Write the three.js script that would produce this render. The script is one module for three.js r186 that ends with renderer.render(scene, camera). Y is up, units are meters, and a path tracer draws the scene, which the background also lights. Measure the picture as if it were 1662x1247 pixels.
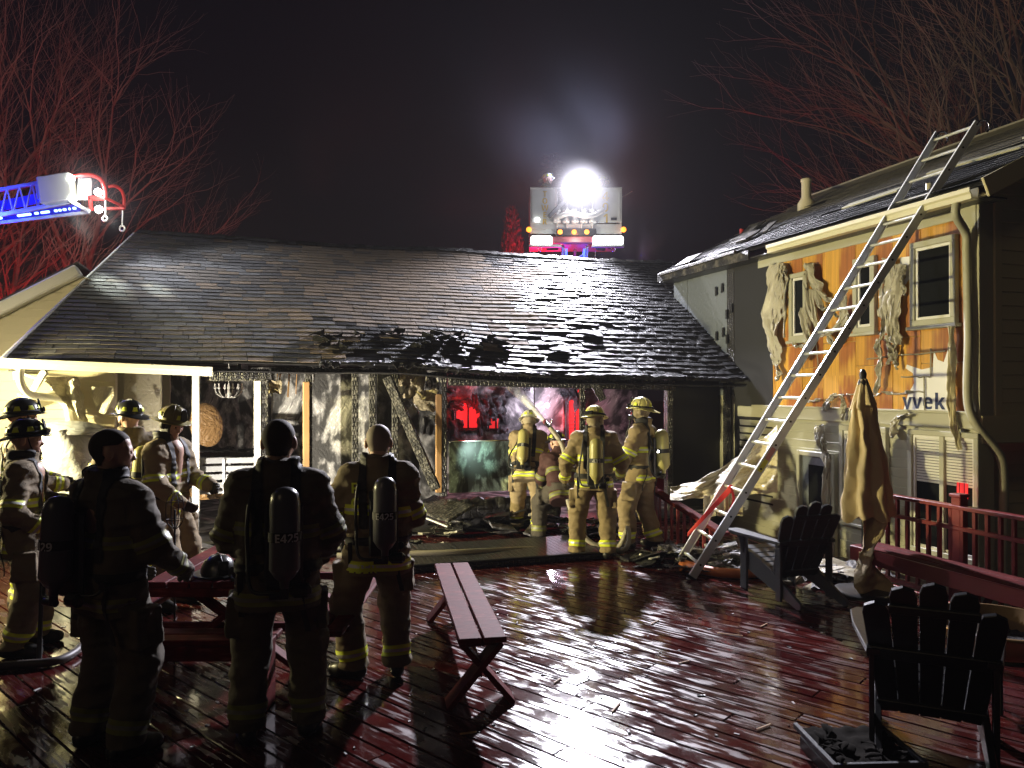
import * as THREE from 'three';
import { mergeGeometries } from 'three/addons/utils/BufferGeometryUtils.js';
import { ImprovedNoise } from 'three/addons/math/ImprovedNoise.js';
import { FontLoader } from 'three/addons/loaders/FontLoader.js';
import { RectAreaLightUniformsLib } from 'three/addons/lights/RectAreaLightUniformsLib.js';
RectAreaLightUniformsLib.init();

// ---------- camera ----------
const scene = new THREE.Scene();
const F = 1249, PITCH = 0.0068;
const camera = new THREE.PerspectiveCamera(2 * Math.atan(623.5 / F) * 180 / Math.PI, 1662 / 1247, 0.1, 400);
camera.position.set(0, 2.0, 0); camera.rotation.x = PITCH;
const renderer = new THREE.WebGLRenderer();
renderer.toneMapping = THREE.LinearToneMapping; renderer.toneMappingExposure = 1.0;
renderer.shadowMap.enabled = true;
// ---------- night sky ----------
{
  const w = 128, h = 64, d = new Float32Array(w * h * 4);
  for (let j = 0; j < h; j++) for (let i = 0; i < w; i++) {
    const up = Math.max(0, (j + .5) / h * 2 - 1), k = 1 - 0.35 * up;
    d.set([0.0030 * k, 0.0030 * k, 0.0046 * k, 1], (j * w + i) * 4);
  }
  const t = new THREE.DataTexture(d, w, h, THREE.RGBAFormat, THREE.FloatType);
  t.mapping = THREE.EquirectangularReflectionMapping; t.magFilter = THREE.LinearFilter; t.needsUpdate = true;
  scene.background = t; scene.environment = t;
}
scene.fog = new THREE.FogExp2(0xe8e6ee, 0.0007);
// ---------- lights (each has its glowing fitting further down, but for the added fills) ----------
function spot(p, q, color, I, ang, pen = 0.6, r = 4) {
  const l = new THREE.SpotLight(color, I, 0, ang, pen, 2); l.position.set(...p); l.target.position.set(...q); l.target.name = 'aim';
  l.name = 'lamp'; l.castShadow = true; l.shadow.radius = r; l.shadow.camera.far = 60; scene.add(l); scene.add(l.target); return l;
}
function point(p, color, I, r = 4) { const l = new THREE.PointLight(color, I, 0, 2); l.name = 'lamp'; l.position.set(...p); l.castShadow = true; l.shadow.radius = r; scene.add(l); return l; }
const TOWER = [1.46, 6.33, -16.75], FLOOD = [-8.0, 2.1, -7.5];
spot([TOWER[0], TOWER[1], TOWER[2] + 0.2], [0.3, 1.0, 0], 0xf4f2ff, 1250, .81, 0.95, 10);
spot([TOWER[0], TOWER[1] + .3, TOWER[2] - .3], [TOWER[0] - .8, TOWER[1] + 6, TOWER[2] - 2.5], 0xc4d2ff, 120, 1.05, .9, 8);   // its spill into the smoke above           // floodlight on the tower platform
spot([FLOOD[0] + .1, FLOOD[1], FLOOD[2]], [FLOOD[0] + 9, 1.6, FLOOD[2] - 1.9], 0xfbecae, 430, .74, 0.6, 7);              // scene light on its tripod
spot([FLOOD[0] - .08, FLOOD[1] - .02, FLOOD[2] - .52], [-4.6, 1.9, -11.6], 0xffeebc, 32, .72, .6, 6);                     // second head, added to brighten the left siding and room
spot([-6.85, 5.1, -11.65], [-5.6, 3.2, -11.0], 0xf6fff2, 120, 0.13, 0.7, 3);                          // lamps at the ladder tip
spot([-6.3, 4.95, -11.6], [-5.2, 3.5, -11.2], 0xf6fff2, 70, 0.1, 0.7, 3);
spot([-6.5, 5.2, -11.5], [-2.6, 3.3, -11.6], 0xf2f6ff, 60, 0.8, 0.8, 3);
spot([-6.9, 5.0, -12.4], [-11, 11, -22], 0xffc8c0, 130, .8, .8, 4);  // added fill on the left trees, not one of the tip lamps
const frontFill = new THREE.DirectionalLight(0xffe2b0, 0.07); frontFill.name = 'front_fill'; frontFill.position.set(-14, 16, 20); frontFill.castShadow = true; frontFill.shadow.radius = 20; Object.assign(frontFill.shadow.camera, { left: -20, right: 20, top: 20, bottom: -20, far: 80 }); scene.add(frontFill);  // added warm fill from behind the viewer, stands for no moon
point([-8.0, 4.75, -11.4], 0x2030ff, 7, 4);
// ---------- helpers ----------
function mulberry(a) { return () => { a |= 0; a = a + 0x6D2B79F5 | 0; let t = Math.imul(a ^ a >>> 15, 1 | a); t = t + Math.imul(t ^ t >>> 7, 61 | t) ^ t; return ((t ^ t >>> 14) >>> 0) / 4294967296; }; }
let rnd = mulberry(7);
const rr = (a, b) => a + (b - a) * rnd();
const IN = new ImprovedNoise(), noise = (x, y, z = 0) => IN.noise(x, y, z);
const fbm = (x, y, z = 0, o = 4) => { let s = 0, a = .5; for (let i = 0; i < o; i++) { s += a * noise(x, y, z); x *= 2.03; y *= 2.03; z *= 2.03; a *= .5; } return s; };
const clamp = (x, a = 0, b = 1) => Math.min(b, Math.max(a, x)), smooth = (a, b, x) => { x = clamp((x - a) / (b - a)); return x * x * (3 - 2 * x); }, lerp = (a, b, t) => a + (b - a) * t;
const V = (x, y, z) => new THREE.Vector3(x, y, z), vec = p => p.isVector3 ? p.clone() : V(...p);
const CP = Math.cos(PITCH), SP = Math.sin(PITCH);
function ray(u, v) { const x = (u - 831) / F, y = (623.5 - v) / F; return V(x, y * CP + SP, -CP + y * SP); }
function at(u, v, d) { const r = ray(u, v); return r.multiplyScalar(d / -r.z).add(V(0, 2, 0)); }
function onY(u, v, y = 0) { const r = ray(u, v); return r.multiplyScalar((y - 2) / r.y).add(V(0, 2, 0)); }
// house axes: a to the right along the front, b towards the viewer
const PHI = 17.94 * Math.PI / 180, cP = Math.cos(PHI), sP = Math.sin(PHI);
const H = (a, y, b) => V(a * cP + b * sP, y, -a * sP + b * cP);
const toH = p => V(p.x * cP - p.z * sP, p.y, p.x * sP + p.z * cP);
function onB(u, v, b) { const r = ray(u, v), k = b / (r.x * sP + r.z * cP); return V((r.x * k) * cP - r.z * k * sP, 2 + r.y * k, b); }   // house coordinates on the plane b
function onA(u, v, a) { const r = ray(u, v), k = a / (r.x * cP - r.z * sP); return V(a, 2 + r.y * k, r.x * k * sP + r.z * k * cP); }
const used = {};
function numbered(n) { used[n] = (used[n] ?? -1) + 1; return used[n] ? n + '_' + String(used[n]).padStart(3, '0') : n; }
function tag(o, label, category, group, kind) { if (label) o.userData.label = label; if (category) o.userData.category = category; if (group) o.userData.group = group; if (kind) o.userData.kind = kind; return o; }
function thing(name, label, category, p = [0, 0, 0], turn = 0, group) { const o = new THREE.Group(); o.name = numbered(name); o.position.copy(vec(p)); o.rotation.y = turn; scene.add(o); return tag(o, label, category, group); }
function part(parent, name, geo, m, label) { const o = new THREE.Mesh(Array.isArray(geo) ? merge(geo) : geo, m); o.name = name; o.castShadow = o.receiveShadow = true; if (label) o.userData.label = label; parent.add(o); return o; }
function solo(name, label, category, geo, m, p = [0, 0, 0], group) { const o = part(scene, numbered(name), geo, m); o.position.copy(vec(p)); return tag(o, label, category, group); }
function struct(name, geo, m) { const o = part(scene, name, geo, m); o.userData.kind = 'structure'; return o; }
function norm(g) {
  if (g.index) g = g.toNonIndexed();
  if (!g.attributes.normal) g.computeVertexNormals();
  if (!g.attributes.uv) boxUV(g);
  for (const k of Object.keys(g.attributes)) if (!['position', 'normal', 'uv'].includes(k)) g.deleteAttribute(k);
  return g;
}
function merge(list) { return list.length === 1 ? norm(list[0]) : mergeGeometries(list.map(norm)); }
function boxUV(g, s = 1) {
  const p = g.attributes.position, n = g.attributes.normal, uv = new Float32Array(p.count * 2);
  for (let i = 0; i < p.count; i++) {
    const ax = Math.abs(n.getX(i)), ay = Math.abs(n.getY(i)), az = Math.abs(n.getZ(i));
    const x = p.getX(i) * s, y = p.getY(i) * s, z = p.getZ(i) * s;
    if (ay >= ax && ay >= az) uv.set([x, z], i * 2); else if (ax >= az) uv.set([z, y], i * 2); else uv.set([x, y], i * 2);
  }
  g.setAttribute('uv', new THREE.BufferAttribute(uv, 2)); return g;
}
function raw(pos, uv) { const g = new THREE.BufferGeometry(); g.setAttribute('position', new THREE.Float32BufferAttribute(pos, 3)); if (uv) g.setAttribute('uv', new THREE.Float32BufferAttribute(uv, 2)); g.computeVertexNormals(); return uv ? g : boxUV(g); }
// box with chamfered edges
function box(w, h, d, c = Math.min(w, h, d) * .12) {
  const P = [], q = (...f) => { for (let i = 2; i < f.length; i++) { const A = f[0], B = f[i - 1], C = f[i]; const n = V(B[0] - A[0], B[1] - A[1], B[2] - A[2]).cross(V(C[0] - A[0], C[1] - A[1], C[2] - A[2])); const m = (A[0] + B[0] + C[0]) * n.x + (A[1] + B[1] + C[1]) * n.y + (A[2] + B[2] + C[2]) * n.z; P.push(...A, ...(m > 0 ? [...B, ...C] : [...C, ...B])); } };
  const X = w / 2, Y = h / 2, Z = d / 2, S = [-1, 1];
  for (const s of S) {
    q([s * X, -Y + c, -Z + c], [s * X, Y - c, -Z + c], [s * X, Y - c, Z - c], [s * X, -Y + c, Z - c]);
    q([-X + c, s * Y, -Z + c], [X - c, s * Y, -Z + c], [X - c, s * Y, Z - c], [-X + c, s * Y, Z - c]);
    q([-X + c, -Y + c, s * Z], [X - c, -Y + c, s * Z], [X - c, Y - c, s * Z], [-X + c, Y - c, s * Z]);
    for (const t of S) {
      q([s * X, t * (Y - c), -Z + c], [s * (X - c), t * Y, -Z + c], [s * (X - c), t * Y, Z - c], [s * X, t * (Y - c), Z - c]);
      q([s * X, -Y + c, t * (Z - c)], [s * (X - c), -Y + c, t * Z], [s * (X - c), Y - c, t * Z], [s * X, Y - c, t * (Z - c)]);
      q([-X + c, s * Y, t * (Z - c)], [-X + c, s * (Y - c), t * Z], [X - c, s * (Y - c), t * Z], [X - c, s * Y, t * (Z - c)]);
      for (const r of S) q([s * X, t * (Y - c), r * (Z - c)], [s * (X - c), t * Y, r * (Z - c)], [s * (X - c), t * (Y - c), r * Z]);
    }
  }
  return raw(P);
}
const flip = g => { if (g.index) g = g.toNonIndexed(); for (const k in g.attributes) { const a = g.attributes[k], n = a.itemSize; for (let i = 0; i < a.count; i += 3) for (let c = 0; c < n; c++) { const t = a.array[(i + 1) * n + c]; a.array[(i + 1) * n + c] = a.array[(i + 2) * n + c]; a.array[(i + 2) * n + c] = t; } } return g; };
const mv = (g, x, y, z) => g.translate(x, y, z);
function bx(x0, x1, y0, y1, z0, z1, c) { return box(Math.abs(x1 - x0), Math.abs(y1 - y0), Math.abs(z1 - z0), c).translate((x0 + x1) / 2, (y0 + y1) / 2, (z0 + z1) / 2); }
// a beam of section w (sideways) x h (up) from p to q
function beam(p, q, w, h, c, up = V(0, 1, 0)) {
  p = vec(p); q = vec(q); const d = q.clone().sub(p), L = d.length(), z = d.clone().normalize();
  let x = up.clone().cross(z); if (x.length() < 1e-3) x = V(1, 0, 0).cross(z); x.normalize(); const y = z.clone().cross(x);
  return box(w, h, L, c).applyMatrix4(new THREE.Matrix4().makeBasis(x, y, z).setPosition(p.clone().add(q).multiplyScalar(.5)));
}
function tube(pts, r, seg, sides = 7, closed = false) { const c = new THREE.CatmullRomCurve3(pts.map(vec), closed); return new THREE.TubeGeometry(c, seg || pts.length * 5, r, sides, closed); }
function cyl(r0, r1, h, n = 16, open = false) { return new THREE.CylinderGeometry(r0, r1, h, n, 1, open); }
function rod(p, q, r, n = 8) { p = vec(p); q = vec(q); const d = q.clone().sub(p); return cyl(r, r, d.length(), n).applyQuaternion(new THREE.Quaternion().setFromUnitVectors(V(0, 1, 0), d.clone().normalize())).translate((p.x + q.x) / 2, (p.y + q.y) / 2, (p.z + q.z) / 2); }
function lathe(pts, n = 24) { return new THREE.LatheGeometry(pts.map(p => new THREE.Vector2(...p)), n); }
// a sheet from a function of (u, v) in 0..1, with thickness
function sheet(fn, nu, nv, th = 0.004) {
  const P = [], U = []; const pt = []; for (let j = 0; j <= nv; j++) for (let i = 0; i <= nu; i++) pt.push(fn(i / nu, j / nv));
  const nor = pt.map((_, k) => { const i = k % (nu + 1), j = (k / (nu + 1)) | 0; const a = pt[j * (nu + 1) + Math.min(nu, i + 1)], b = pt[j * (nu + 1) + Math.max(0, i - 1)], c = pt[Math.min(nv, j + 1) * (nu + 1) + i], e = pt[Math.max(0, j - 1) * (nu + 1) + i]; return a.clone().sub(b).cross(c.clone().sub(e)).normalize(); });
  const N = (nu + 1) * (nv + 1), idx = [];
  for (const s of [.5, -.5]) pt.forEach((p, k) => { const q = p.clone().addScaledVector(nor[k], th * s); P.push(q.x, q.y, q.z); U.push((k % (nu + 1)) / nu, ((k / (nu + 1)) | 0) / nv); });
  for (let j = 0; j < nv; j++) for (let i = 0; i < nu; i++) { const a = j * (nu + 1) + i, b = a + 1, c = a + nu + 1, e = c + 1; idx.push(a, b, c, b, e, c, N + a, N + c, N + b, N + b, N + c, N + e); }
  const rim = (a, b) => idx.push(a, N + a, b, b, N + a, N + b);
  for (let i = 0; i < nu; i++) { rim(i, i + 1); rim(nv * (nu + 1) + i + 1, nv * (nu + 1) + i); }
  for (let j = 0; j < nv; j++) { rim((j + 1) * (nu + 1), j * (nu + 1)); rim(j * (nu + 1) + nu, (j + 1) * (nu + 1) + nu); }
  const g = new THREE.BufferGeometry(); g.setAttribute('position', new THREE.Float32BufferAttribute(P, 3)); g.setAttribute('uv', new THREE.Float32BufferAttribute(U, 2)); g.setIndex(idx); g.computeVertexNormals(); return g;
}
// flat polygon in the x-y plane extruded along z
function extr(pts, th, bevel = 0.003) { const s = new THREE.Shape(pts.map(p => new THREE.Vector2(...p))); const g = new THREE.ExtrudeGeometry(s, { depth: th, bevelEnabled: bevel > 0, bevelThickness: bevel, bevelSize: bevel, bevelOffset: -bevel, bevelSegments: 1, curveSegments: 10 }); g.translate(0, 0, -th / 2); return g; }
// ---------- textures ----------
function tex(n, fn, srgb = false, m = n) {
  const d = new Uint8Array(n * m * 4);
  for (let j = 0; j < m; j++) for (let i = 0; i < n; i++) { const c = fn(i / n, j / m); const a = Array.isArray(c) ? c : [c, c, c]; for (let k = 0; k < 3; k++) { let x = clamp(a[k]); if (srgb) x = x <= .0031308 ? x * 12.92 : 1.055 * Math.pow(x, 1 / 2.4) - .055; d[(j * n + i) * 4 + k] = x * 255; } d[(j * n + i) * 4 + 3] = 255; }
  const t = new THREE.DataTexture(d, n, m); t.wrapS = t.wrapT = THREE.RepeatWrapping; t.magFilter = THREE.LinearFilter; t.minFilter = THREE.LinearFilter; if (srgb) t.colorSpace = THREE.SRGBColorSpace; t.needsUpdate = true; return t;
}
// noise that repeats over the unit square: a torus in noise space
function tn(u, v, f, o = 4, s = 0) { const a = u * 2 * Math.PI, b = v * 2 * Math.PI, r = f / 6.283; return fbm(r * Math.cos(a) + 10 + s, r * Math.sin(a) + r * .7 * Math.cos(b) + s, r * Math.sin(b) + 5 - s, o); }
function rep(t, x, y = x, r = 0) { const c = t.clone(); c.repeat.set(x, y); c.rotation = r; c.needsUpdate = true; return c; }
const T = {
  blot: tex(256, (u, v) => .5 + tn(u, v, 9, 5) * 1.1),
  fine: tex(256, (u, v) => .5 + tn(u, v, 60, 3, 3) * 1.2),
  grain: tex(256, (u, v) => .5 + .55 * fbm(u * 6, v * 70, 2, 3) + .25 * Math.sin(40 * (v + .06 * noise(u * 2, v * 3, 1)))),
  cloth: tex(256, (u, v) => .5 + .16 * Math.sin(u * 2 * Math.PI * 64) * Math.sin(v * 2 * Math.PI * 64) + .9 * tn(u, v, 14, 4, 7)),
  char: tex(256, (u, v) => { const x = u * 10 + .35 * tn(u, v, 14, 2), y = v * 16 + .35 * tn(u, v, 12, 2, 4); const e = Math.min(Math.abs((x % 1 + 1) % 1 - .5), Math.abs(((y + (Math.floor(x) % 2) * .5) % 1 + 1) % 1 - .5)); return smooth(0, .22, .5 - Math.max(Math.abs((x % 1 + 1) % 1 - .5), Math.abs(((y + (Math.floor(x) % 2) * .5) % 1 + 1) % 1 - .5))) * .8 + .2 * (.5 + tn(u, v, 40, 3, 2)); }),
  wet: tex(512, (u, v) => { const n = tn(u, v, 11, 5, 1), s = fbm(u * 8, v * 60, 9, 3); return .085 + .13 * smooth(.06, .3, tn(u, v, 6, 3, 31)) + .3 * smooth(-.05, .3, n * .35 + s * .9) + .04 * tn(u, v, 70, 2, 2); }),
  drop: tex(512, (u, v) => { const n = tn(u, v, 90, 2, 6), m = tn(u, v, 12, 3, 8); return .5 + .28 * Math.max(0, n) * smooth(-.1, .2, m) * 2 + .22 * m; }),
  deckc: tex(512, (u, v) => { const w = smooth(.05, .35, fbm(u * 9, v * 70, 4, 4) + .3 * tn(u, v, 9, 3, 3)), k = .8 + .5 * tn(u, v, 16, 4, 11); return [(.052 + .045 * w) * k, (.008 + .027 * w) * k, (.0075 + .023 * w) * k]; }, true),
  ply: tex(512, (u, v) => { const g = fbm(u * 46, v * 2.2, 3, 4), s = smooth(.0, .3, fbm(u * 3, v * 2, 8, 4) + .25 * fbm(u * 30, v * 1.2, 2, 2)), b = .95 + .5 * g; return [lerp(.62, .36, s) * b, lerp(.33, .12, s) * b, lerp(.04, .015, s) * b]; }, true),
  soot: tex(256, (u, v) => { const n = smooth(-.25, .3, tn(u, v, 8, 5, 12)); const k = .05 + .55 * n * n; return [k, k * .97, k * .9]; }, true),
  plaster: tex(512, (u, v) => { const n = smooth(-.15, .3, tn(u, v, 9, 5, 2) + .3 * fbm(u * 20, v * 3, 5, 2)), f = smooth(.12, .2, tn(u, v, 60, 3, 9)); const k = .06 + .5 * n + .35 * f * n; return [k, k * .98, k * .93]; }, true),
  tan: tex(256, (u, v) => { const n = tn(u, v, 10, 5, 15), s = smooth(.1, .4, n); return [lerp(.42, .16, s), lerp(.36, .12, s), lerp(.22, .07, s)]; }, true),
};
const M = {};
function mat(name, color, rough = .7, o = {}) { const m = new THREE.MeshPhysicalMaterial({ roughness: rough, ...o }); m.name = name; if (Array.isArray(color)) m.color.setRGB(...color); else if (color) m.color.set(color); M[name] = m; return m; }
mat('deckA', [1, 1, 1], 1, { map: rep(T.deckc, .5, .5), roughnessMap: rep(T.wet, .45, .45), bumpMap: rep(T.drop, 1.6, 1.6), bumpScale: .0008, clearcoat: .0 });
mat('deckB', [.8, .74, .78], 1, { map: rep(T.deckc, .43, .5), roughnessMap: rep(T.wet, .37, .6), bumpMap: rep(T.drop, 1.3, 1.9), bumpScale: .0008 });
mat('deckC', [1.2, 1.05, 1], 1, { map: rep(T.deckc, .6, .5), roughnessMap: rep(T.wet, .5, .33), bumpMap: rep(T.drop, 1.9, 1.3), bumpScale: .0008 });
mat('redPaint', [.21, .03, .032], .32, { bumpMap: rep(T.grain, 2, 2), bumpScale: .0012, roughnessMap: null });
mat('redPaintWorn', [2.1, 1.0, 1.05], .7, { specularIntensity: .25, map: rep(T.deckc, .8, .8), bumpMap: rep(T.grain, 2, 2), bumpScale: .001 });
mat('soil', [.02, .018, .015], .95);
mat('grass', [.03, .06, .015], .9);
for (const [i, c] of [[0, [.16, .127, .096]], [1, [.115, .1, .087]], [2, [.19, .145, .105]], [3, [.08, .078, .078]], [4, [.125, .122, .122]]]) mat('shingle' + i, c, .85, { specularIntensity: .4, bumpMap: rep(T.fine, 4, 4), bumpScale: .004 });
for (const [i, c, r] of [[0, [.022, .022, .024], .3], [1, [.03, .029, .03], .22], [2, [.014, .014, .015], .38]]) mat('burnt' + i, c, r + .2, { specularIntensity: .28, bumpMap: rep(T.blot, 5, 5), bumpScale: .008 });
mat('char', [.035, .034, .036], .38, { bumpMap: rep(T.char, 1.6, 1.6), bumpScale: .012 });
mat('charPale', [.2, .195, .18], .6, { bumpMap: rep(T.char, 1.6, 1.6), bumpScale: .014, map: rep(T.soot, 2, 2) });
mat('black', [.012, .012, .013], .7);
mat('soot', [.7, .7, .72], .7, { map: rep(T.soot, .5, .5), bumpMap: rep(T.blot, 2, 2), bumpScale: .01 });
mat('plaster', [1, 1, 1], .75, { map: rep(T.plaster, .7, .5), bumpMap: rep(T.blot, 3, 3), bumpScale: .006 });
mat('white', [.72, .71, .66], .42, { bumpMap: rep(T.fine, 1, 1), bumpScale: .0008 });
mat('cream', [.5, .45, .31], .5, { bumpMap: rep(T.fine, 1, 1), bumpScale: .0008 });
mat('trim', [.4, .39, .29], .5, { bumpMap: rep(T.blot, 1, 1), bumpScale: .001 });
mat('olive', [.56, .5, .31], .6, { bumpMap: rep(T.fine, 1, 1), bumpScale: .001 });
mat('bluegrey', [.15, .17, .2], .5, { bumpMap: rep(T.blot, 2, 2), bumpScale: .004 });
mat('ply', [1, 1, 1], .5, { map: rep(T.ply, .8, .42), bumpMap: rep(T.grain, 2, .3, Math.PI / 2), bumpScale: .002 });
mat('ply2', [.9, .86, .8], .5, { map: rep(T.ply, .71, .37), bumpMap: rep(T.grain, 2, .3, Math.PI / 2), bumpScale: .002 });
mat('wood', [.42, .24, .1], .6, { bumpMap: rep(T.grain, 2, 2), bumpScale: .002 });
mat('vinyl', [1.0, 1.0, 1.0], .3, { map: tex(256, (u, v) => { const s = smooth(.12, .42, tn(u, v, 7, 4, 21)); return [lerp(.42, .12, s), lerp(.39, .1, s), lerp(.29, .07, s)]; }, true), bumpMap: rep(T.blot, 3, 3), bumpScale: .006 });
mat('wrap', [.8, .8, .82], .55);
mat('glassDark', [.01, .011, .012], .1, { specularIntensity: .12 });
mat('pane', [.9, .92, .92], .03, { transmission: 1, thickness: 0 });
mat('alu', [.6, .61, .6], .4, { metalness: .25, bumpMap: rep(T.fine, 3, 3), bumpScale: .0006 });
mat('aluDull', [.5, .5, .49], .45, { metalness: .4 });
mat('steel', [.4, .4, .42], .25, { metalness: 1 });
mat('blackPlastic', [.016, .016, .018], .33);
mat('rubber', [.02, .02, .021], .55);
// ---------- ground and deck ----------
struct('ground', new THREE.PlaneGeometry(300, 300).rotateX(-Math.PI / 2).translate(0, -1.2, -60), M.soil);
{
  const g = []; rnd = mulberry(5);
  for (let i = 0; i < 5200; i++) { const p = V(rr(3.2, 6.6), -.25, rr(-7.2, -2.2)); if (toH(p).x < 6.12) continue; const h = rr(.06, .16), a = rr(0, 6.3), l = rr(-.05, .05), w = .006; g.push(p.x - w * Math.cos(a), p.y, p.z - w * Math.sin(a), p.x + w * Math.cos(a), p.y, p.z + w * Math.sin(a), p.x + l, p.y + h, p.z + rr(-.05, .05)); }
  tag(solo('grass', 'dark lawn grass in the corner beyond the deck edge', 'grass', raw(g), M.grass), null, null, null, 'stuff');
  struct('lawn', new THREE.PlaneGeometry(6, 9).rotateX(-Math.PI / 2).rotateY(PHI).translate(8.0, -.26, -2.5), M.grass);
}
const deck = new THREE.Group(); deck.name = 'deck'; deck.userData.kind = 'structure'; scene.add(deck);
{
  rnd = mulberry(11);
  const c = .742, s = .671, W = .146, TH = .032;   // boards run from far left to near right
  const poly = [H(-9, 0, -10.3), H(6.12, 0, -10.3), H(6.12, 0, -.9), H(-9, 0, 1.5)].map(p => [p.x * c + p.z * s, p.x * s - p.z * c]);   // along, across
  const clip = (pg, i, lim, sg) => { const o = []; for (let k = 0; k < pg.length; k++) { const A = pg[k], B = pg[(k + 1) % pg.length], da = sg * (A[i] - lim), db = sg * (B[i] - lim); if (da >= 0) o.push(A); if (da * db < 0) { const t = da / (da - db); o.push([lerp(A[0], B[0], t), lerp(A[1], B[1], t)]); } } return o; };
  const lo = Math.min(...poly.map(p => p[1])), hi = Math.max(...poly.map(p => p[1])), stuff = [];
  for (let w = lo, r = 0; w < hi; w += W, r++) {
    let strip = clip(clip(poly, 1, w + .005, 1), 1, w + W - .005, -1); if (strip.length < 3) continue;
    const x0 = Math.min(...strip.map(p => p[0])), x1 = Math.max(...strip.map(p => p[0]));
    let x = x0 - rr(0, 4);
    while (x < x1) {
      const L = 4.9, q = clip(clip(strip, 0, x + .003, 1), 0, x + L - .003, -1); x += L; if (q.length < 3) continue;
      const cx = q.reduce((a, p) => a + p[0], 0) / q.length, cy = w + W / 2, pw = V(cx * c + cy * s, 0, cx * s - cy * c);
      const g = extr(q.map(p => [p[0] - cx, p[1] - cy]).reverse(), TH, .004); boxUV(g);
      { const uv = g.attributes.uv; const ox = rr(0, 9), oy = rr(0, 9); for (let i = 0; i < uv.count; i++) uv.setXY(i, uv.getX(i) + ox, uv.getY(i) + oy); }
      // local x along, y across, z up
      const m = new THREE.Matrix4().makeBasis(V(c, 0, s), V(s, 0, -c), V(0, 1, 0));
      g.applyMatrix4(new THREE.Matrix4().makeRotationX(rr(-.012, .012)).multiply(new THREE.Matrix4().makeRotationY(rr(-.0006, .0006)))); g.applyMatrix4(m);
      const o = part(deck, 'deck_board', g, [M.deckA, M.deckB, M.deckC][(rnd() * 3) | 0]); o.position.set(pw.x, -TH / 2 - .004 + rr(-.0012, .0012), pw.z);
    }
  }
  for (let b = -9.9; b < 0; b += .5) { const p = H(-8.9, -.1, b), q = H(6.05, -.1, b); part(deck, 'joist', beam(p, q, .04, .12), M.black); }
  part(deck, 'edge_board', beam(H(6.15, -.13, -10.2), H(6.15, -.13, -1), .035, .26), M.redPaint);
}
// ---------- burnt single-storey house ----------
const EAVE = -10.4, RIDGE = -14.2, YE = 2.36, YR = 4.62, WALL = -10.85, AR = 7.35;
const house = thing('burnt_house', 'long low burnt house with charred shingle roof and open gutted front', 'house', H(0, 0, WALL), PHI);
const hp = (name, geo, m, label, par = house) => { const g = Array.isArray(geo) ? merge(geo) : norm(geo); g.translate(0, 0, -WALL); return part(par, name, g, m, label); };
const slopeL = Math.hypot(RIDGE - EAVE, YR - YE), slopeA = Math.atan2(YR - YE, EAVE - RIDGE);
const leftEdge = t => lerp(-2.86, -2.02, t);                       // t: 0 at the eave, 1 at the ridge
const sag = (a, t) => -.16 * smooth(1, 4.2, a) * smooth(8.2, 5.6, a) * smooth(.6, 0, t) + .03 * noise(a * .8, t * 3, 4) - .12 * smooth(5.5, 7.2, a) * smooth(.5, 0, t) - .02 * smooth(.8, 1, t) * Math.sin(a * 1.3);
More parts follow.
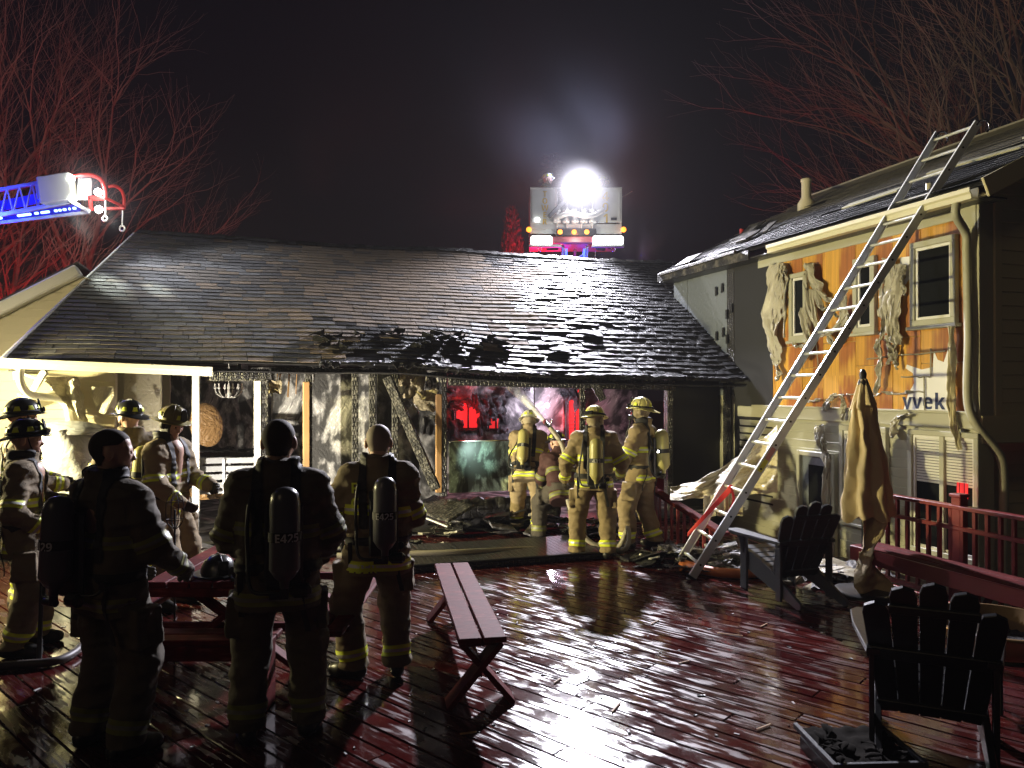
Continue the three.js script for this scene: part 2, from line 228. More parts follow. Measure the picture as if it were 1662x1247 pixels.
{
  rnd = mulberry(21);
  const roofPt = (a, t, up = 0) => { const s = t * slopeL; return V(a, YE + s * Math.sin(slopeA) + sag(a, t) + up * Math.cos(slopeA), EAVE - s * Math.cos(slopeA) + up * Math.sin(slopeA)); };
  const sheath = sheet((u, v) => roofPt(lerp(leftEdge(v), AR - .02, u), v, -.03), 60, 24, .03);
  const roof = hp('roof', [sheath, sheet((u, v) => roofPt(lerp(AR - .02, AR + .85, u), lerp(.65, 1, v), -.03), 4, 8, .03)], M.char);
  hp('rear_slope', sheet((u, v) => V(lerp(-2.02, AR + .85, u), lerp(YR, 2.3, v) + sag(lerp(-2, AR, u), 1) * (1 - v) - .05, lerp(RIDGE, RIDGE - 4.2, v)), 20, 4, .05), M.burnt0, null, roof);
  const all = [], rows = 36, ex = slopeL / rows;
  for (let r = 0; r < rows; r++) {
    const t = r / rows, aL = leftEdge(t + .5 / rows); let a = aL - .02;
    const burntRow = v => v;
    let off = (r * .113) % .3;
    const aEnd = t > .64 ? AR + .85 : AR - .03;
    while (a < aEnd - .01) {
      let w = a === aL - .02 ? .3 - off : rr(.26, .34); if (w < .06) w = .3; w = Math.min(w, aEnd - a);
      const am = a + w / 2, n = fbm(am * .9, t * 3, 7, 3);
      let heat = smooth(3.2, 5.6, am + n * 2.2) + smooth(.34, .12, t + n * .3) * smooth(.2, 2.2, am) * .95; heat = clamp(heat);
      if (r < 3 && am > 1.2 && am < 3.3 && rnd() < .3) { a += w; continue; }
      if (heat > .6 && rnd() < .03) { a += w; continue; }
      const lift = .001 + rnd() * .004 + heat * rr(0, .013), th = .004 + heat * .006;
      const p00 = roofPt(a + .005, t, lift + .006), p10 = roofPt(a + w - .005, t, lift + .006 + heat * rr(-.008, .008)), dz = ex * 1.25;
      const t1 = Math.min(1, t + 1.25 / rows), p01 = roofPt(a + .005, t1, -.004), p11 = roofPt(a + w - .005, t1, -.004);
      // lower edge sits higher than the upper edge: a wedge with a front lip, waved along the width
      const nx = 3, P = [], dn = V(0, -th * 1.5, -.003), jit = [0, rr(-.006, .006) * (.4 + heat), rr(-.006, .006) * (.4 + heat), 0];
      const U = []; const ou = rr(0, 3), ov = rr(0, 3);
      for (let i = 0; i < nx; i++) {
        const f0 = i / nx, f1 = (i + 1) / nx, A = p00.clone().lerp(p10, f0), B = p00.clone().lerp(p10, f1), C = p01.clone().lerp(p11, f0), D = p01.clone().lerp(p11, f1);
        A.y += jit[i] * .6; B.y += jit[i + 1] * .6; A.z += jit[i]; B.z += jit[i + 1];
        const A2 = A.clone().add(dn), B2 = B.clone().add(dn);
        for (const [q, uu, vv] of [[A, f0, 0], [B, f1, 0], [D, f1, 1], [A, f0, 0], [D, f1, 1], [C, f0, 1], [A2, f0, 0], [B2, f1, 0], [B, f1, 0], [A2, f0, 0], [B, f1, 0], [A, f0, 0]]) { P.push(q.x, q.y, q.z - WALL); U.push(ou + uu * w, ov + vv * .15); }
      }
      for (const [x, y] of [[p00, p01], [p11, p10]]) { const x2 = x.clone().add(dn), y2 = y.clone().add(dn); const T1 = x === p00 ? [x2, x, y, x2, y, y2] : [y, y2, x, x, y2, x2]; for (const q of (x === p00 ? T1 : [x, y, y2, x, y2, x2])) { P.push(q.x, q.y, q.z - WALL); U.push(ou, ov); } }
      const g = raw(P, U);
      let m; if (rnd() < heat) m = M['burnt' + ((rnd() * 3) | 0)]; else { const br = smooth(-.8, 1.3, am + n * 2); m = rnd() < br ? M['shingle' + [0, 2, 2, 0, 1][(rnd() * 5) | 0]] : M['shingle' + [1, 3, 4, 3, 1][(rnd() * 5) | 0]]; }
      const c = H(am, p00.y, p00.z); all.push({ g, m, d: c.distanceTo(camera.position) - heat * 0 });
      a += w;
    }
  }
  all.sort((x, y) => x.d - y.d);
  all.slice(0, 300).forEach(s => part(roof, 'shingle', s.g, s.m));
  const by = new Map(); all.slice(300).forEach(s => { if (!by.has(s.m)) by.set(s.m, []); by.get(s.m).push(s.g); });
  const gs = [...by.values()].map(merge), field = part(roof, 'shingle_field', mergeGeometries(gs, true), [...by.keys()]); field.userData.kind = 'stuff';
  // ridge caps, lifted and burnt
  for (let a = -2.0; a < AR + .7; a += .17) { const w = .2, z = RIDGE, y = YR + sag(a, 1) + .02 + rnd() * .015; const g = sheet((u, v) => { const k = (v - .5) * 2; return V(a + u * w, y - Math.abs(k) * .075 + rr(-.006, .006) * (a > 1 ? 2 : .5) + (rnd() < .1 ? .015 : 0), z + k * .13); }, 2, 4, .012); hp('ridge_cap', g, a > .2 ? M['burnt' + ((rnd() * 3) | 0)] : M.shingle3, null, roof); }
  hp('rake_board', [beam(V(-2.9, YE - .05, EAVE), V(-2.05, YR - .06, RIDGE), .03, .14)], M.white, null, roof);
  // charred tatters of shingle and felt hanging along the eave
  const tat = []; for (let a = .7; a < 7.1; a += rr(.09, .22)) { const w = rr(.1, .32), h = rr(.03, .13), y = YE + sag(a, 0) + .02; tat.push(sheet((u, v) => V(a + u * w, y - v * h * (0.6 + .6 * noise(a + u * 3, 4, 1)) + .02 * noise(u * 5 + a * 7, v * 3), EAVE + .03 + .05 * v + .03 * noise(u * 4 + a * 5, v * 4, 3)), 4, 3, .008)); }
  hp('burnt_eave', tat, M.burnt1);
  // a scar of curled burnt shingles in the middle
  const cur = []; for (let i = 0; i < 30; i++) { const a = rr(.6, 3.4), t = .12 + .05 * (a - .6) / 2.4 + rr(-.05, .06), w = rr(.08, .25); const c0 = roofPt(a, t, .02); cur.push(sheet((u, v) => V(c0.x + u * w, c0.y + .035 * v * (1 + Math.sin(u * 3 + i)) + .012 * Math.sin(u * 9 + i), c0.z - .03 + v * .09 + .03 * u), 4, 3, .007)); }
  hp('curled_shingle', cur, M.burnt2, null, roof);
  for (const [a, t] of [[5.1, .27], [4.35, .16]]) { const c0 = roofPt(a, t, .035); const pts = []; for (let i = 0; i < 12; i++) { const q = i / 12 * 6.283, r = .1 * (1 + .4 * Math.sin(3 * q + a)); pts.push([Math.cos(q) * r * 1.5, Math.sin(q) * r]); } hp('burn_hole', extr(pts, .012).rotateX(-Math.PI / 2 + slopeA).translate(c0.x, c0.y, c0.z), M.black, null, roof); }
  // fascia, soffit boards and gutter
  hp('soffit', sheet((u, v) => V(lerp(-2.85, AR, u), YE - .13 + sag(lerp(-2.85, AR, u), 0) * .9, lerp(EAVE - .02, WALL - .15, v)), 40, 3, .02), M.char);
  const gut = (a0, a1, y0, y1, z0, z1) => { const prof = [[0, 0], [.1, 0], [.105, .05], [.125, .07], [.125, .115], [.115, .115], [.112, .075], [.092, .055], [.09, .012], [.012, .012], [.012, .12], [0, .12]]; const g = extr(prof, 1, 0).rotateY(-Math.PI / 2).translate(-.5, 0, 0); g.scale(-1, 1, 1); const L = a1 - a0; g.scale(L, 1, 1); g.translate(a0, 0, 0); const p = g.attributes.position; for (let i = 0; i < p.count; i++) { const k = clamp((p.getX(i) - a0) / L); p.setY(i, p.getY(i) + lerp(y0, y1, k)); p.setZ(i, p.getZ(i) + lerp(z0, z1, k)); } const g2 = flip(g); g2.computeVertexNormals(); return boxUV(g2); };
  M.gutter = M.white;
  const gA = onB(345, 600, EAVE + .1).x;
  hp('gutter', gut(-3.05, gA, YE - .11, YE - .20, EAVE + .02, EAVE + .02), new THREE.MeshPhysicalMaterial({ color: 0xd8d6ca, roughness: .4, side: THREE.DoubleSide }));
  const d0 = onB(33, 600, EAVE + .08); hp('downspout', tube([[d0.x, d0.y, d0.z], [d0.x, d0.y - .14, d0.z], [d0.x + .06, d0.y - .28, d0.z - .1], [d0.x + .36, d0.y - .38, WALL + .12], [d0.x + .42, d0.y - .6, WALL + .1], [d0.x + .42, -.1, WALL + .1]], .045, 60, 8), M.white);
}
{
  rnd = mulberry(33);
  // interior: floor, back wall, ceiling remains and end wall
  hp('interior_floor', bx(-3, AR, -.05, .06, -17.4, WALL + .2), M.soot);
  const BK = -14.6;
  hp('back_wall', [bx(.9, AR, 0, 2.4, BK - .15, BK)], M.soot); hp('back_wall', bx(-2.6, .88, 0, 2.4, BK - .15, BK + .02), M.plaster);
  hp('ceiling_board', [0, 1, 2, 3, 4, 5, 6, 7, 8].map(i => beam(V(-2.4 + i * 1.05, 2.28, WALL), V(-2.4 + i * 1.05 + rr(-.1, .1), 2.4, BK), .045, .14)), M.char);
  hp('end_wall', bx(-2.78, -2.66, 0, 2.42, BK, WALL - .7), M.soot); hp('ceiling', bx(-2.8, AR, 2.42, 2.45, BK, WALL - .1), M.soot);
  // siding of the left wing, each plank lapped over the next
  const s0 = onB(0, 640, WALL + .1).x - 1.2, s1 = onB(186, 640, WALL + .1).x;
  const wing = hp('side_wall', bx(s0, s1, -.2, 2.25, WALL - .1, WALL + .06), M.cream);
  for (let y = -.2; y < 2.2; y += .115) { const g = box(s1 - s0, .13, .014, .002).rotateX(-.09).translate((s0 + s1) / 2, y + .06, WALL + .082); hp('siding_plank', g, M.cream, null, wing); }
  const s2 = onB(262, 640, WALL - .5).x; hp('inner_wall', bx(s1, s2, 0, 2.3, WALL - .62, WALL - .5), M.vinyl);
  const gl = (u, v, b = WALL) => onB(u, v, b);
  const post = (name, u, v0, v1, w, m, b = WALL, u1 = u) => { const p = gl(u, v0, b), q = gl(u1, v1, b); return hp(name, beam(p, q, w, .09, .008), m); };
  post('post', 318, 606, 830, .085, M.white); post('post', 418, 600, 815, .1, M.white); post('post', 430, 600, 815, .07, M.charPale);
  post('stud', 501, 596, 800, .075, M.charPale, WALL + .02); post('stud', 497, 620, 800, .03, M.wood, WALL + .07);
  post('stud', 576, 598, 800, .06, M.charPale); post('stud', 604, 598, 800, .08, M.charPale); post('stud', 641, 600, 800, .05, M.charPale); 
  post('post', 719, 606, 806, .12, M.char, WALL + .05); post('post', 712, 640, 800, .03, M.wood, WALL + .1);
  post('mullion', 945, 622, 700, .06, M.char); post('post', 1085, 610, 860, .14, M.char); post('post', 1180, 606, 860, .1, M.char);
  // alligatored header beams
  hp('header', beam(gl(728, 617, WALL + .1), gl(1095, 626, WALL + .1), .1, .16), M.char);
  hp('header', beam(gl(340, 609, WALL + .06), gl(436, 609, WALL + .06), .1, .16), M.charPale);
  hp('header', beam(gl(440, 601, WALL + .04), gl(640, 604, WALL + .04), .1, .07), M.charPale);
  const teeth = []; for (let u = 345; u < 1090; u += 7) { const p = gl(u, u < 440 ? 604 : 611, WALL + .17 + rnd() * .015); if (u > 440 && u < 730) continue; for (let k = 0; k < 3; k++) teeth.push(box(rr(.035, .05), rr(.03, .045), .03, .01).translate(p.x + rr(-.006, .006), p.y + .02 - k * .045, p.z)); }
  hp('char_block', teeth, M.char).userData.kind = 'stuff';
  hp('fallen_beam', beam(gl(628, 612, WALL + .14), gl(708, 795, WALL + .4), .09, .13), M.charPale, 'charred beam fallen aslant across the opening');
  hp('broken_beam', beam(gl(962, 618, WALL + .25), gl(979, 650, WALL + .3), .06, .12), M.char);
  hp('hanging_batten', [beam(gl(455, 600, WALL - .3), gl(452, 640, WALL - .3), .03, .02), beam(gl(470, 600, WALL - .3), gl(467, 645, WALL - .3), .1, .02), beam(gl(482, 598, WALL - .2), gl(480, 640, WALL - .2), .012, .012), beam(gl(451, 598, WALL - .25), gl(448, 636, WALL - .25), .012, .012)], M.wood);
  // sill, half wall and the frosted sheet of glass
  hp('sill_wall', sheet((u, v) => { const a = lerp(gl(725, 790).x, gl(905, 790).x, u); return V(a, lerp(0, .42 + .08 * noise(a * 6, 1), v), WALL + .08 + .06 * noise(a * 7, v * 4)); }, 30, 8, .08), M.char);
  const q0 = gl(729, 718, WALL - .05), q1 = gl(870, 795, WALL - .05);
  hp('glass_sheet', bx(q0.x, q1.x, q1.y, q0.y, WALL - .07, WALL - .06, .001), mat('frost', [.42, .55, .5], .35, { transmission: .35, thickness: 0, map: rep(T.plaster, .9, .6) }), 'frosted greenish glass sheet lit by a torch');
  hp('glass_rail', beam(V(q0.x, q0.y + .01, WALL - .05), V(q1.x, q0.y + .01, WALL - .05), .03, .02), M.steel);
  // partition walls inside
  const p0 = gl(502, 700, WALL - .45).x, p1 = gl(612, 700, WALL - .45).x; hp('partition', bx(p0, p1, 0, 2.3, WALL - .56, WALL - .45), M.plaster);
  const r0 = gl(440, 700, WALL - 1.6).x, r1 = gl(505, 700, WALL - 1.6).x; hp('partition', bx(r0, r1, 0, 2.3, WALL - 1.7, WALL - 1.6), M.plaster);
  hp('partition', bx(gl(612, 700, WALL - 1.0).x, gl(722, 700, WALL - 1.0).x, 0, 2.3, WALL - 1.1, WALL - 1.0), M.soot);
  hp('dark_wall', bx(gl(1088, 700, WALL - .35).x, AR, 0, 2.3, WALL - .45, WALL - .35), M.black);
  // torn drywall and insulation
  for (const [u, v, w, h, m] of [[672, 622, .3, .42, 'tan'], [690, 650, .34, .3, 'tan'], [655, 612, .2, .25, 'tan'], [704, 618, .26, .24, 'plaster'], [445, 628, .2, .18, 'tan'], [695, 690, .2, .3, 'char']]) { const c = gl(u, v, WALL - .15), o = rr(0, 9); hp('torn_drywall', sheet((x, y) => V(c.x + (x - .5) * w * (1 + .3 * noise(y * 3, o)), c.y + (y - .5) * h * (1 + .4 * noise(x * 3, o, 2)), c.z + .12 * noise(x * 2.5 + o, y * 2.5, 1) + .1 * y), 9, 9, .012), m === 'tan' ? (M.tanm ??= mat('tanm', [1, 1, 1], .8, { map: T.tan, bumpMap: T.blot, bumpScale: .02 })) : M[m]); }
  // wires
  const wires = []; for (let i = 0; i < 16; i++) { const c = gl(rr(655, 712), rr(625, 670), WALL - rr(.05, .3)); wires.push(tube([c, c.clone().add(V(rr(-.1, .1), rr(-.2, 0), rr(0, .1))), c.clone().add(V(rr(-.2, .2), rr(-.35, -.1), rr(0, .15)))], .004, 8, 4)); }
  hp('wire', wires, M.steel);
  // back windows and doorway
  const win = (u0, u1, v0, v1, b, m, lab) => { const A = gl(u0, v0, b), B = gl(u1, v1, b); const w = hp('window', bx(A.x, B.x, B.y, A.y, b, b + .02, .002), m, lab); for (const [x0, x1, y0, y1] of [[A.x - .05, B.x + .05, A.y, A.y + .06], [A.x - .05, B.x + .05, B.y - .06, B.y], [A.x - .06, A.x, B.y - .06, A.y + .06], [B.x, B.x + .06, B.y - .06, A.y + .06], [(A.x + B.x) / 2 - .015, (A.x + B.x) / 2 + .015, B.y, A.y]]) hp('frame', bx(x0, x1, y0, y1, b, b + .06, .006), M.char, null, w); return w; };
  mat('redGlow', [.3, .02, .02], .6, { emissive: new THREE.Color(1, .03, .035), emissiveIntensity: .8 });
  win(740, 778, 655, 694, BK + .01, M.redGlow, 'window red with emergency light'); win(793, 815, 678, 695, BK + .01, M.redGlow, 'small window red with emergency light');
  const sl = win(922, 942, 632, 760, BK + .01, M.redGlow, 'tall window of red-lit slats');
  for (let v = 634; v < 760; v += 6) { const A = gl(921, v, BK + .05), B = gl(943, v, BK + .05); hp('shutter_slat', beam(V(A.x, A.y, BK + .05), V(B.x, A.y, BK + .05), .03, .012, .002), M.redGlow, null, sl); }
  for (const [u, v, b] of [[760, 660, BK], [932, 680, BK]]) { const p = gl(u, v, b + .3), w = H(p.x, p.y, p.z); const l = point([w.x, w.y, w.z], 0xff1a22, 1.7, 8); l.name = 'window_light'; }
  mat('lilac', [.48, .43, .44], .6, { map: rep(T.plaster, .4, .5) }); for (const [u0, u1] of [[872, 919], [946, 1040]]) hp('pale_wall', bx(gl(u0, 700, BK + .2).x, gl(u1, 700, BK + .2).x, 0, 2.3, BK + .03, BK + .06), M.lilac);
  { const p = gl(888, 658, BK + .5), w = H(p.x, p.y, p.z); const g = hp('inner_lamp', new THREE.SphereGeometry(.045, 14, 10).translate(p.x, p.y, p.z), mat('whiteGlow', [1, 1, 1], .3, { emissive: new THREE.Color(.95, .97, 1), emissiveIntensity: 14 })); point([w.x, w.y, w.z + .1], 0xf0e4ff, 7, 4).name = 'inner_lamp_light'; }
  { const a = H(...Object.values(gl(800, 735, WALL + .75))), b = H(...Object.values(gl(776, 742, WALL - .06))); spot(a.toArray(), b.toArray(), 0xd8fff0, 5, .42, 1, 2).name = 'torch_light'; }
  // stepped edge of the house floor and the porch threshold
  for (let i = 0; i < 16; i++) { const [u, v] = [[738, 660], [780, 662], [760, 652], [742, 692], [790, 680], [818, 690], [805, 676], [776, 694], [768, 656], [920, 636], [944, 650], [930, 632], [815, 660], [830, 640], [850, 632], [728, 640]][i % 16], c = gl(u + rr(-5, 5), v + rr(-4, 4), BK + .15), w = rr(.1, .32), h = rr(.12, .4), o = rr(0, 9); hp('burnt_scrap', sheet((x, y) => V(c.x + (x - .5) * w * (1 + .5 * noise(y * 4, o)), c.y + (y - .5) * h * (1 + .5 * noise(x * 4, o, 2)), c.z + .1 * noise(x * 3 + o, y * 3)), 6, 7, .01), M.char); }
  hp('threshold', sheet((u, v) => { const a = lerp(-2.4, 6.3, u); return V(a, .06 + .02 * noise(a * 3, v * 2), lerp(WALL + .5, WALL - .1, v)); }, 40, 4, .06), M.char);
}
// gable end of the wing behind on the left
{
  const B = -12.4, w = thing('siding_wing', 'pale sided gable end with white rake behind the left roof edge', 'house', H(-5, 0, B), PHI), L = (u, v) => onB(u, v, B).sub(V(-5, 0, B));
  const p0 = L(-160, 592), p1 = L(128, 446), pr = [[p0.x, 0], [p1.x + 1.2, 0], [p1.x + 1.2, p1.y - .5], [p1.x, p1.y], [p0.x, p0.y]];
  part(w, 'gable_wall', boxUV(extr(pr, .1)).translate(0, 0, -.07), M.cream);
  for (let y = .2; y < 4.2; y += .115) { const t = clamp((y + .1 - p0.y) / (p1.y - p0.y)), xa = lerp(p0.x, p1.x, t); if (xa > p1.x - .05) break; part(w, 'siding_plank', box(p1.x - xa + .2, .128, .014, .002).rotateX(-.09).translate((xa + p1.x + .2) / 2, y, .0), M.cream); }
  part(w, 'rake_board', beam(p0.clone().add(V(0, .05, .1)), p1.clone().add(V(0.02, .05, .1)), .2, .16), M.white);
  part(w, 'roof', beam(p0.clone().add(V(0, .15, -2)), p1.clone().add(V(0.02, .15, -2)), 4.3, .05), M.shingle3);
}
// ---------- two-storey house on the right ----------
const B0 = -6.3;
const right = thing('two_storey_house', 'two-storey house on the right with bare orange sheathing and melted siding', 'house', H(AR, 0, B0), PHI);
const rp = (name, geo, m, label, par = right) => { const g = (Array.isArray(geo) ? merge(geo) : norm(geo)); g.translate(-AR, 0, -B0); return part(par, name, g, m, label); };
const A_ = (u, v, a = AR) => onA(u, v, a);
{
  rnd = mulberry(51);
  const G = 6.98, YG = 4.02, RA = 10.2, RY = 5.72;
  const pitch = Math.atan2(RY - YG, RA - G), sl = Math.hypot(RY - YG, RA - G);
  const wall = rp('wall', [bx(AR - .06, AR + .1, -1.2, 4.05, -12.7, B0)], M.trim);
  // sheathing of upright boards and plywood, each piece its own
  const bEnd = A_(1262, 500).z, yb = 1.745;
  for (let b = B0 - .12, i = 0; b > bEnd; i++) { const w = Math.min(i % 3 === 1 ? .42 : .61, b - bEnd); const y1 = 3.95; let y0 = yb; for (const top of (i % 2 ? [2.62, y1] : [2.3, y1])) { rp('sheathing_panel', bx(AR - .085 + rr(-.003, .003), AR - .061, y0, top - .004, b - w + .0035, b - .0035, .003), i % 2 ? M.ply : M.ply2, null, wall); y0 = top; } b -= w; }
  // band board between the storeys, corner boards
  rp('band_board', [bx(AR - .13, AR - .06, 1.57, 1.735, -10.6, B0), bx(AR - .15, AR - .06, 1.735, 1.76, -10.2, B0)], M.trim);
  rp('corner_board', [bx(AR - .11, AR - .06, 1.765, 4.0, B0 - .13, B0 + .02), bx(AR - .1, AR + .1, -1.2, 4.0, B0 + .02, B0 + .05)], M.trim);
  rp('frieze_board', bx(AR - .1, AR - .06, 3.86, 4.0, -10.1, B0 - .13), M.trim);
  // lower wall siding
  for (let y = -.5; y < 1.5; y += .115) rp('siding_plank', box(.016, .13, 4.3, .002).rotateZ(.15).translate(AR - .075, y, B0 - 2.15), M.trim, null, wall);
  // windows of the upper floor
  const win = (u0, v0, u1, v1, o = {}) => {
    const P = A_(u0, v0, AR - .1), Q = A_(u1, v1, AR - .1), Q2 = A_(u0, v1, AR - .1), R2 = A_(u1, v0, AR - .1), y1 = (P.y + R2.y) / 2, y0 = (Q.y + Q2.y) / 2, b0 = P.z, b1 = Q.z, f = o.f ?? .07;
    const w = rp('window', bx(AR - .1, AR - .087, y0 + f, y1 - f, b0 + f, b1 - f, .002), o.m || M.glassDark, o.label);
    rp('frame', [bx(AR - .15, AR - .086, y1 - f, y1, b0, b1, .006), bx(AR - .15, AR - .086, y0, y0 + f, b0, b1, .006), bx(AR - .15, AR - .086, y0 + f, y1 - f, b0, b0 + f, .006), bx(AR - .15, AR - .086, y0 + f, y1 - f, b1 - f, b1, .006)], M.trim, null, w);
    rp('sash', [bx(AR - .125, AR - .1, y1 - f - .035, y1 - f, b0 + f, b1 - f, .003), bx(AR - .125, AR - .1, y0 + f, y0 + f + .035, b0 + f, b1 - f, .003), bx(AR - .125, AR - .1, y0 + f + .035, y1 - f - .035, b0 + f, b0 + f + .03, .003), bx(AR - .125, AR - .1, y0 + f + .035, y1 - f - .035, b1 - f - .03, b1 - f, .003)], M.white, null, w);
    rp('sill', bx(AR - .18, AR - .086, y0 - .04, y0, b0 - .03, b1 + .03, .006), M.trim, null, w);
    for (const s of o.mull || []) rp('mullion', bx(AR - .145, AR - .088, y0 + f, y1 - f, lerp(b0, b1, s) - .03, lerp(b0, b1, s) + .03, .005), M.trim, null, w);
    if (o.blind) { const list = []; for (let y = y1 - f - .01; y > lerp(y1, y0, o.blind); y -= .032) list.push(box(.004, .028, b1 - b0 - 2 * f - .02, .001).rotateZ(.35).translate(AR - .104, y, (b0 + b1) / 2)); for (const s of list) rp('blind_slat', s, M.white, null, w); }
    return w;
  };
  win(1481, 388, 1556, 528, { label: 'large upper window with black glass and pale frame' });
  win(1388, 418, 1424, 540); win(1284, 443, 1313, 553);
  win(1366, 692, 1443, 852, { mull: [.5], blind: .28 }); 
  const slider = win(1478, 700, 1594, 905, { mull: [.5], blind: .42, f: .06, label: 'wide lower window half covered by blinds' });
  { const p = A_(1562, 797, AR - .115), g = .07; rp('red_lamp', bx(AR - .118, AR - .108, p.y - .085, p.y + .085, p.z - g, p.z + g, .004), M.redGlow, 'red light showing in the window', slider); const q = A_(1562, 797, AR - .3), w = H(q.x, q.y, q.z); point([w.x, w.y, w.z], 0xff2020, .03, 4).name = 'window_light'; const fr = []; for (const k of [-.03, .03]) fr.push(bx(AR - .122, AR - .119, p.y - .085, p.y + .085, p.z + k - .004, p.z + k + .004, .001)); rp('grille', fr, M.black, null, slider); }
  { // back door at the far end of the lower wall
    const P = A_(1298, 738, AR - .1), Q = A_(1360, 905, AR - .1); const d = rp('door', bx(AR - .1, AR - .085, Q.y, P.y, P.z + .06, Q.z - .06), M.bluegrey); rp('door_frame', [bx(AR - .16, AR - .085, Q.y, P.y + .07, P.z, P.z + .06), bx(AR - .16, AR - .085, Q.y, P.y + .07, Q.z - .06, Q.z), bx(AR - .16, AR - .085, P.y, P.y + .07, P.z + .06, Q.z - .06)], M.trim, null, d); rp('glass', bx(AR - .112, AR - .102, Q.y + .3, P.y - .12, P.z + .2, Q.z - .2), M.glassDark, null, d); rp('handle', rod(V(AR - .14, Q.y + .95, Q.z - .12), V(AR - .14, Q.y + 1.05, Q.z - .12), .012), M.steel, null, d);
  }
  // scorched wall further back, under the same eave
  rp('burnt_panel', bx(AR - .08, AR - .061, .2, 4.0, -10.75, bEnd - .01), M.black);
  for (const [b0, b1, m] of [[-10.76, -10.95, 'char'], [-10.96, -12.2, 'bluegrey'], [-12.21, -12.68, 'bluegrey']]) rp('wall_panel', bx(AR - .078, AR - .061, 1.9, 4.0, b1, b0 - .004), M[m]);
  for (let i = 0; i < 7; i++) { const p = A_(rr(1160, 1192), rr(450, 560), AR - .09); rp('scorch_flake', sheet((u, v) => V(AR - .085 - .03 * v, p.y + (u - .5) * .15, p.z + (v - .5) * .09), 3, 3, .004), M.black); }
  // roof
  const roofP = (t, b, up = 0) => V(lerp(G - .02, RA, t) - up * Math.sin(pitch), lerp(YG + .1, RY, t) + up * Math.cos(pitch), b);
  const roof = rp('roof', [sheet((u, v) => roofP(u, lerp(-12.7, B0 + .38, v), -.04), 4, 6, .05), sheet((u, v) => V(lerp(RA, RA + 3.2, u), lerp(RY, YG, u) - .02, lerp(-12.7, B0 + .38, v)), 3, 3, .05)], M.char);
  mat('ash', [.16, .15, .13], .55, { map: rep(T.soot, 1, 1), bumpMap: rep(T.blot, 3, 3), bumpScale: .006 }); mat('paleShingle', [.22, .2, .16], .8, { bumpMap: rep(T.fine, 4, 4), bumpScale: .004 });
  const ROWS = 24; for (let r = 0; r < ROWS; r++) { const t = r / ROWS; for (let b = B0 + .36; b > -12.65;) { const w = rr(.5, 1.0), b1 = Math.max(-12.68, b - w); const n = fbm(b * .8, t * 5, 2); if (!(rnd() < .04)) { const P0 = roofP(t, b, .02 + rr(0, .006)), P1 = roofP(Math.min(1, t + 1.2 / ROWS), b, .004); rp('shingle', sheet((u, v) => V(lerp(P0.x, P1.x, u), lerp(P0.y, P1.y, u), lerp(b, b1 + .004, v)), 1, 2, .009), t + n * .5 < .3 ? M['burnt' + ((rnd() * 3) | 0)] : t > .42 ? M.paleShingle : M.ash, null, roof); } b = b1; } }
  rp('ridge_cap', [beam(V(RA, RY + .05, -12.7), V(RA, RY + .05, B0 + .38), .2, .03)], M.paleShingle, null, roof);
  for (let i = 0; i < 7; i++) { const b = rr(-12.4, -10.4), p = roofP(rr(.0, .5), b, .05); rp('loose_shingle', box(.3, .02, rr(.2, .5)).rotateZ(pitch + rr(0, .25)).translate(p.x, p.y + .03, b), M.ash, null, roof); }
  for (const [t, b, l, w] of [[.33, -6.9, 1.3, .1], [.2, -8.1, 1.0, .16], [.5, -6.3, .9, .12]]) { const p = roofP(t, b, .07); rp('loose_board', box(w, .025, l).rotateZ(pitch).rotateY(rr(-.1, .1)).translate(p.x, p.y, p.z), M.trim, null, roof); }
  // rake, fascia, gutter with its downspout
  rp('rake_board', [beam(V(G - .05, YG + .02, B0 + .4), V(RA, RY - .1, B0 + .4), .03, .2), beam(V(RA, RY - .1, B0 + .4), V(RA + 3.2, YG - .1, B0 + .4), .03, .2)], M.olive);
  rp('rake_soffit', sheet((u, v) => V(lerp(G, RA, u), lerp(YG - .05, RY - .16, u), lerp(B0, B0 + .38, v)), 3, 2, .02), M.olive);
  rp('eave_soffit', bx(G, AR, 3.97, 3.99, -12.7, B0 + .3), M.char);
  const prof = [[0, 0], [.1, 0], [.105, .05], [.125, .07], [.125, .115], [.115, .115], [.112, .075], [.092, .055], [.09, .012], [.012, .012], [.012, .12], [0, .12]];
  const L = B0 + .28 - A_(1255, 415, G).z; const gg = extr(prof.map(p => [-p[0], p[1]]), L, 0).translate(G, 3.95, B0 + .28 - L / 2); boxUV(gg);
  rp('gutter', gg, new THREE.MeshPhysicalMaterial({ color: 0xd8d3b4, roughness: .4, side: THREE.DoubleSide }));
  rp('fascia_board', [beam(V(G - .03, 4.05, -12.7), V(G - .03, 4.02, -9.9), .03, .14), beam(V(G - .06, 4.1, -12.6), V(G - .06, 4.12, -10.2), .05, .05)], M.ash);
  const dz = B0 - .02; rp('downspout', tube([[G - .05, 3.96, dz + .08], [G - .05, 3.84, dz + .07], [AR - .2, 3.66, dz], [AR - .17, 3.5, dz - .02], [AR - .17, 2.6, dz], [AR - .17, 1.8, dz], [AR - .12, 1.6, dz + .06], [AR + .05, 1.38, B0 + .1], [AR + .12, 1.25, B0 + .12], [AR + .12, 0, B0 + .12], [AR + .12, -1.1, B0 + .12]], .045, 110, 10), M.trim);
  // gable end facing the deck: lapped olive siding
  const gab = rp('gable_wall', boxUV(extr([[AR + .1, 1.5], [AR + 4.4, 1.5], [AR + 4.4, 4.9], [RA, RY - .2], [AR + .1, YG + .1]], .1)).translate(0, 0, B0 - .04), M.olive);
